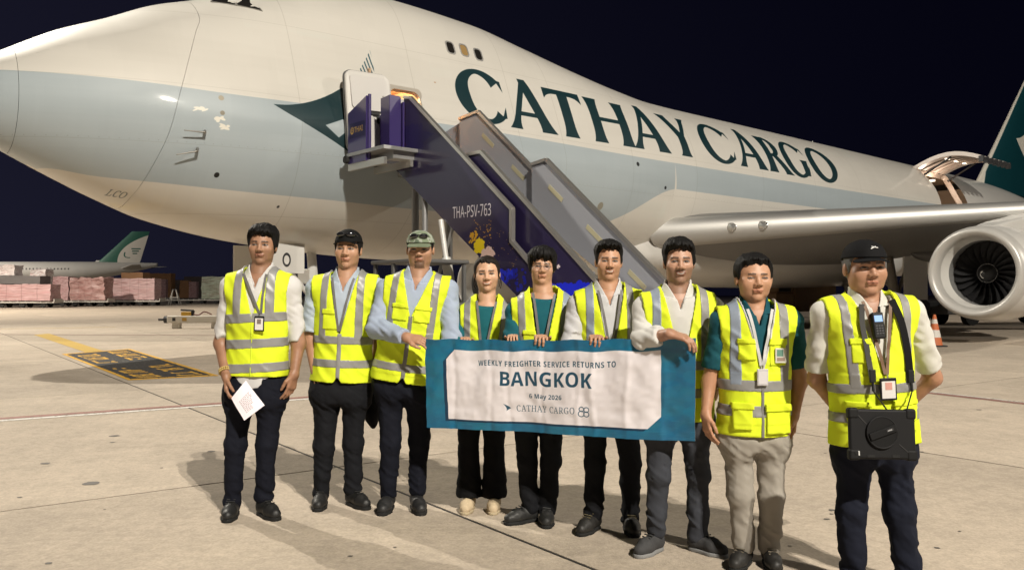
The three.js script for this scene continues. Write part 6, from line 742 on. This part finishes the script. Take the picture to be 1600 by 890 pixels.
  load('wrapped_pallet', 'small pink pallet in front of the dark far crates', 'pallet', wrapP, 249, 260, 436, d4, .74, 13, .03, -2.6, 1); load('dark_crate', 'dark brown crates behind the small pink pallet', 'crate', darkC, 258, 290, 437, d4, .74, 14, .03, 2.5); load('wrapped_pallet', 'pink pallet on the far row next to the green netted one', 'pallet', wrapP, 296, 308, 440, d4, .74, 15, .03, -2.4, 1); load('dark_crate', 'dark crates at the right end of the far row', 'crate', darkC, 290, 318, 432, d4, .74, 16, .03, 2.5); load('carton_stack', 'brown barrel shaped carton beside the right pink pallet', 'cartons', brown, 282, 296, 438, d4, .74, 17, .08, -2.4, 1.2);
  load('netted_pallet', 'pale green netted pallet right behind the leftmost man', 'pallet', green, 318, 372, 432, d3, .74, 18, .08);
  { const c = onGround(272, 476), g = thing('chock_stand', 'white folding trestle standing in front of the far dollies', 'trestle', [c[0], 0, c[2]]); for (const [a, b] of [[[-.75, 0, .3], [-.2, 2.1, 0]], [[.75, 0, .3], [.2, 2.1, 0]], [[-.75, 0, -.5], [-.2, 2.1, 0]], [[.75, 0, -.5], [.2, 2.1, 0]]]) mesh('trestle_leg', bar(a, b, .07), dolly, g); mesh('cross_bar', bar([-.5, 1, .16], [.5, 1, .16], .06), dolly, g); mesh('top_bar', bar([-.3, 2.1, 0], [.3, 2.1, 0], .08), darkM, g); }
  // airliner parked far off: white hull, green fin
  const A = thing('parked_airliner', 'distant white airliner with a dark green tail fin behind the freight dollies', 'aircraft', [-150, 0, -253]), wp = mat(.52, .51, .49, .45);
  const R = 2.82, prof = [[0, -62], [.9, -60.5], [1.9, -57], [2.6, -52], [R, -46], [R, 18]]; const hull = new THREE.LatheGeometry(prof.map(([r, x]) => new THREE.Vector2(r, x)), 32); hull.rotateZ(-Math.PI / 2); const tail = []; for (let k = 0; k <= 16; k++) { const t = k / 16; tail.push([lerp(R, .5, t ** 1.5), lerp(18, 42, t), .0 + 1.9 * t ** 1.5]); }
  { const pos = [], idx = [], n = 28; tail.forEach(([r, x, u]) => { for (let q = 0; q < n; q++) { const a = q / n * 6.2832; pos.push(x, u + r * Math.cos(a), r * Math.sin(a)); } }); for (let i = 0; i < 16; i++) for (let q = 0; q < n; q++) { const a = i * n + q, b = i * n + (q + 1) % n; idx.push(a, a + n, b, b, a + n, b + n); } const g = new THREE.BufferGeometry(); g.setAttribute('position', new THREE.Float32BufferAttribute(pos, 3)); g.setIndex(idx); g.computeVertexNormals(); mesh('tail_cone', g, wp, A, [0, 8.6, 0]); }
  mesh('fuselage', hull, wp, A, [0, 8.6, 0]);
  const ft = canvasTex(512, 512, (x, w, h) => { x.fillStyle = '#1c5f50'; x.fillRect(0, 0, w, h); x.fillStyle = '#d8d4cc'; x.beginPath(); x.moveTo(w * .98, h * .1); x.bezierCurveTo(w * .6, h * .3, w * .38, h * .6, w * .42, h * .98); x.lineTo(w * .78, h); x.lineTo(w, h * .2); x.fill(); x.strokeStyle = '#1d5d52'; x.lineWidth = 12; x.beginPath(); x.moveTo(w * .55, h * .62); x.quadraticCurveTo(w * .5, h * .8, w * .64, h * .78); x.stroke(); x.fillStyle = '#1d5d52'; for (let k = 0; k < 3; k++) x.fillRect(w * (.66 + .01 * k), h * (.5 + k * .07), w * (.16 - k * .04), h * .035); });
  const fin = loft([[0, 23, 13.5, 0, .09, 0], [10.2, 34.2, 5.4, 0, .09, 0]]); fin.rotateX(-Math.PI / 2); fin.translate(0, 10.4, 0); { const p = fin.attributes.position, uv = []; for (let i = 0; i < p.count; i++) uv.push((p.getX(i) - 23) / 17, (p.getY(i) - 10.4) / 10.2); fin.setAttribute('uv', new THREE.Float32BufferAttribute(uv, 2)); } mesh('tail_fin', fin, mat(1, 1, 1, .5, { map: ft }), A);
  for (const s of [1, -1]) { const t = loft([[1, 31, 7, 9.2, .08, 0], [9.7, 38.5, 2.6, 10.2, .08, 0]]), w = loft([[2.4, -19, 11, 6.9, .12, .02], [30, 6, 2.6, 10.6, .1, 0]]), wl = loft([[29.6, 6.2, 2.4, 10.6, .06, 0], [30.4, 8.2, 1.2, 13, .06, 0]]); for (const q of [t, w, wl]) if (s < 0) { q.scale(1, 1, -1); q.index.array.reverse(); q.computeVertexNormals(); } mesh('tailplane', t, wp, A); const W = mesh('wing', w, wp, A); mesh('winglet', wl, wp, W); for (const z of [9.5, 19.5]) { const e = new THREE.LatheGeometry([[.9, 0], [1.15, .3], [1.25, 1.5], [1.1, 3.6], [.7, 5]].map(([r, x]) => new THREE.Vector2(r, x)), 20); e.rotateZ(-Math.PI / 2); mesh('engine', e, wp, A, [-15 + (z - 9.5) * .9, 5.2 + (z - 9.5) * .12, s * z]); } }
  const wg = new THREE.BoxGeometry(.34, .46, .06), wm = mat(.03, .03, .035, .3); for (let k = 0; k < 58; k++) { const x = -44 + k * 1.06; if (k % 17 === 16) continue; mesh('cabin_window', wg, wm, A, [x, 9.15, 2.77]); }
  for (const [x, z] of [[-48, 0], [-1.5, 5], [-1.5, -5]]) { mesh('gear_strut', bar([x, .6, z], [x, 6, z * .8], .25), alu, A); const t = new THREE.CylinderGeometry(.65, .65, 1.2, 18); t.rotateX(Math.PI / 2); mesh('wheel', t, tyre, A, [x, .65, z]); }
  // white ground unit lying on the apron left of the group
  const c = onGround(290, 513), g = thing('tow_bar', 'white tow bar head with a yellow pump box lying on the apron', 'tow bar', [c[0], 0, c[2]], .05), k = -c[2] / F, W = mat(.68, .64, .57, .5);
  mesh('beam', box(-27 * k, 52 * k, 9 * k, 20 * k, -.2, .2, .04), W, g); mesh('foot', box(-20 * k, -8 * k, 0, 9 * k, -.15, .15, .03), W, g); mesh('foot', box(40 * k, 50 * k, 0, 9 * k, -.15, .15, .03), W, g); mesh('coupling', merged([bar([-33 * k, 14 * k, 0], [-27 * k, 14 * k, 0], .15, 14), bar([-42 * k, 14 * k, 0], [-33 * k, 14 * k, 0], .05, 10)]), darkM, g);
  mesh('pump_box', box(-6 * k, 9 * k, 20 * k, 26 * k, -.14, .14, .02), mat(.55, .32, .04, .5), g); mesh('pump_lever', merged([bar([-8 * k, 29 * k, 0], [12 * k, 28 * k, 0], .04), bar([9 * k, 20 * k, 0], [11 * k, 28 * k, 0], .08)]), darkM, g); mesh('hose', new THREE.TubeGeometry(new THREE.CatmullRomCurve3([V3(12 * k, 22 * k, .05), V3(20 * k, 21 * k, .1), V3(28 * k, 26 * k, 0), V3(40 * k, 22 * k, .05)]), 20, .025, 6), mat(.15, .05, .04, .6), g);
  for (const [x, w] of [[-16, 5], [0, 7]]) mesh('warning_label', box((x - w / 2) * k, (x + w / 2) * k, 12 * k, 17 * k, .2, .206), x < 0 ? darkM : mat(.5, .3, .05, .5), g);
  // traffic cone by the engine
  const q = onGround(1461, 541), cn = thing('traffic_cone', 'orange and white traffic cone half hidden by the older man under the engine', 'cone', [q[0], 0, q[2]]), og = mat(.5, .13, .04, .6), lath = (a) => new THREE.LatheGeometry(a.map(([r, y]) => new THREE.Vector2(r, y)), 24);
  mesh('cone_body', lath([[.2, .04], [.16, .25]]), og, cn); mesh('cone_band', lath([[.16, .25], [.12, .45]]), mat(.6, .57, .52, .5), cn); mesh('cone_body', lath([[.12, .45], [.085, .62]]), og, cn); mesh('cone_band', lath([[.085, .62], [.06, .74]]), mat(.6, .57, .52, .5), cn); mesh('cone_tip', lath([[.06, .74], [.035, .86], [0, .87]]), og, cn); mesh('cone_base', box(-.24, .24, 0, .04, -.24, .24, .015), rubber, cn);
  // loader parked beyond the engine
  const l = onGround(1560, 506), ld = thing('belt_loader', 'dark low belt loader parked under the wing beyond the engine', 'loader', [l[0], 0, l[2]], .3), lm = mat(.12, .12, .12, .5);
  mesh('chassis', box(-4, 4.5, .5, 1.0, -1, 1, .05), lm, ld); mesh('belt', (() => { const b = box(-4.5, 4.5, 1.05, 1.3, -.5, .5, .05); b.rotateZ(.05); return b; })(), rubber, ld); for (const X of [-2.6, 2.8]) for (const Z of [-.9, .9]) { const t = new THREE.CylinderGeometry(.42, .42, .3, 20); t.rotateX(Math.PI / 2); mesh('wheel', t, rubber, ld, [X, .42, Z]); } for (const Z of [-.6, .6]) mesh('guard_rail', merged([bar([-3, 1.2, Z], [-3, 1.9, Z], .03), bar([3, 1.4, Z], [3, 2.1, Z], .03), bar([-3, 1.9, Z], [3, 2.1, Z], .03)]), mat(.5, .5, .48, .4), ld);
  // service vehicle and small lamps in the dark beneath the wing
  const vh = onGround(1235, 505), tv = thing('service_truck', 'brown tinted service truck in the dark under the wing between the two right hand men', 'truck', [vh[0], 0, vh[2]], .7), tb = mat(.32, .2, .11, .6);
  mesh('truck_body', box(-1.2, 2.6, .6, 2.4, -1, 1, .08), tb, tv); mesh('truck_cab', merged([box(-2.8, -1.25, .6, 1.5, -1, 1, .08), box(-2.6, -1.25, 1.5, 2.3, -.95, .95, .08)]), tb, tv); mesh('cab_window', box(-2.5, -1.5, 1.55, 2.15, .951, .965), darkM, tv); for (const X of [-2, 1.6]) for (const Z of [-.9, .9]) { const t = new THREE.CylinderGeometry(.42, .42, .3, 20); t.rotateX(Math.PI / 2); mesh('wheel', t, rubber, tv, [X, .42, Z]); }
  const em = mat(.5, .6, .8, .4); em.emissive.setRGB(.6, .75, 1); em.emissiveIntensity = 2.5; const wm2 = mat(.1, .1, .1, .6);
  for (const [px, py, d, nm] of [[1432, 461, 120, 'leftmost'], [1440, 455, 124, 'topmost'], [1446, 463, 122, 'rightmost'], [1424, 453, 125, 'smallest']]) { const p = at(px, py, d), g2 = thing('apron_lamp', 'distant bluish apron lamp beside the engine inlet, ' + nm + ' of the cluster', 'lamp', [p[0], 0, p[2]], 0, 'far apron lamps'); mesh('lamp_post', bar([0, 0, 0], [0, p[1], 0], .06), wm2, g2); mesh('lamp_head', new THREE.SphereGeometry(.22, 10, 8), em, g2, [0, p[1], 0]); const L = new THREE.PointLight(new THREE.Color().setRGB(.7, .85, 1), 12, 0, 2); L.name = 'lamp_light'; L.position.set(0, p[1], .3); L.castShadow = true; g2.add(L); }
}
scene.traverse((o) => { if (o.isMesh) o.castShadow = o.receiveShadow = true; });
renderer.render(scene, camera);
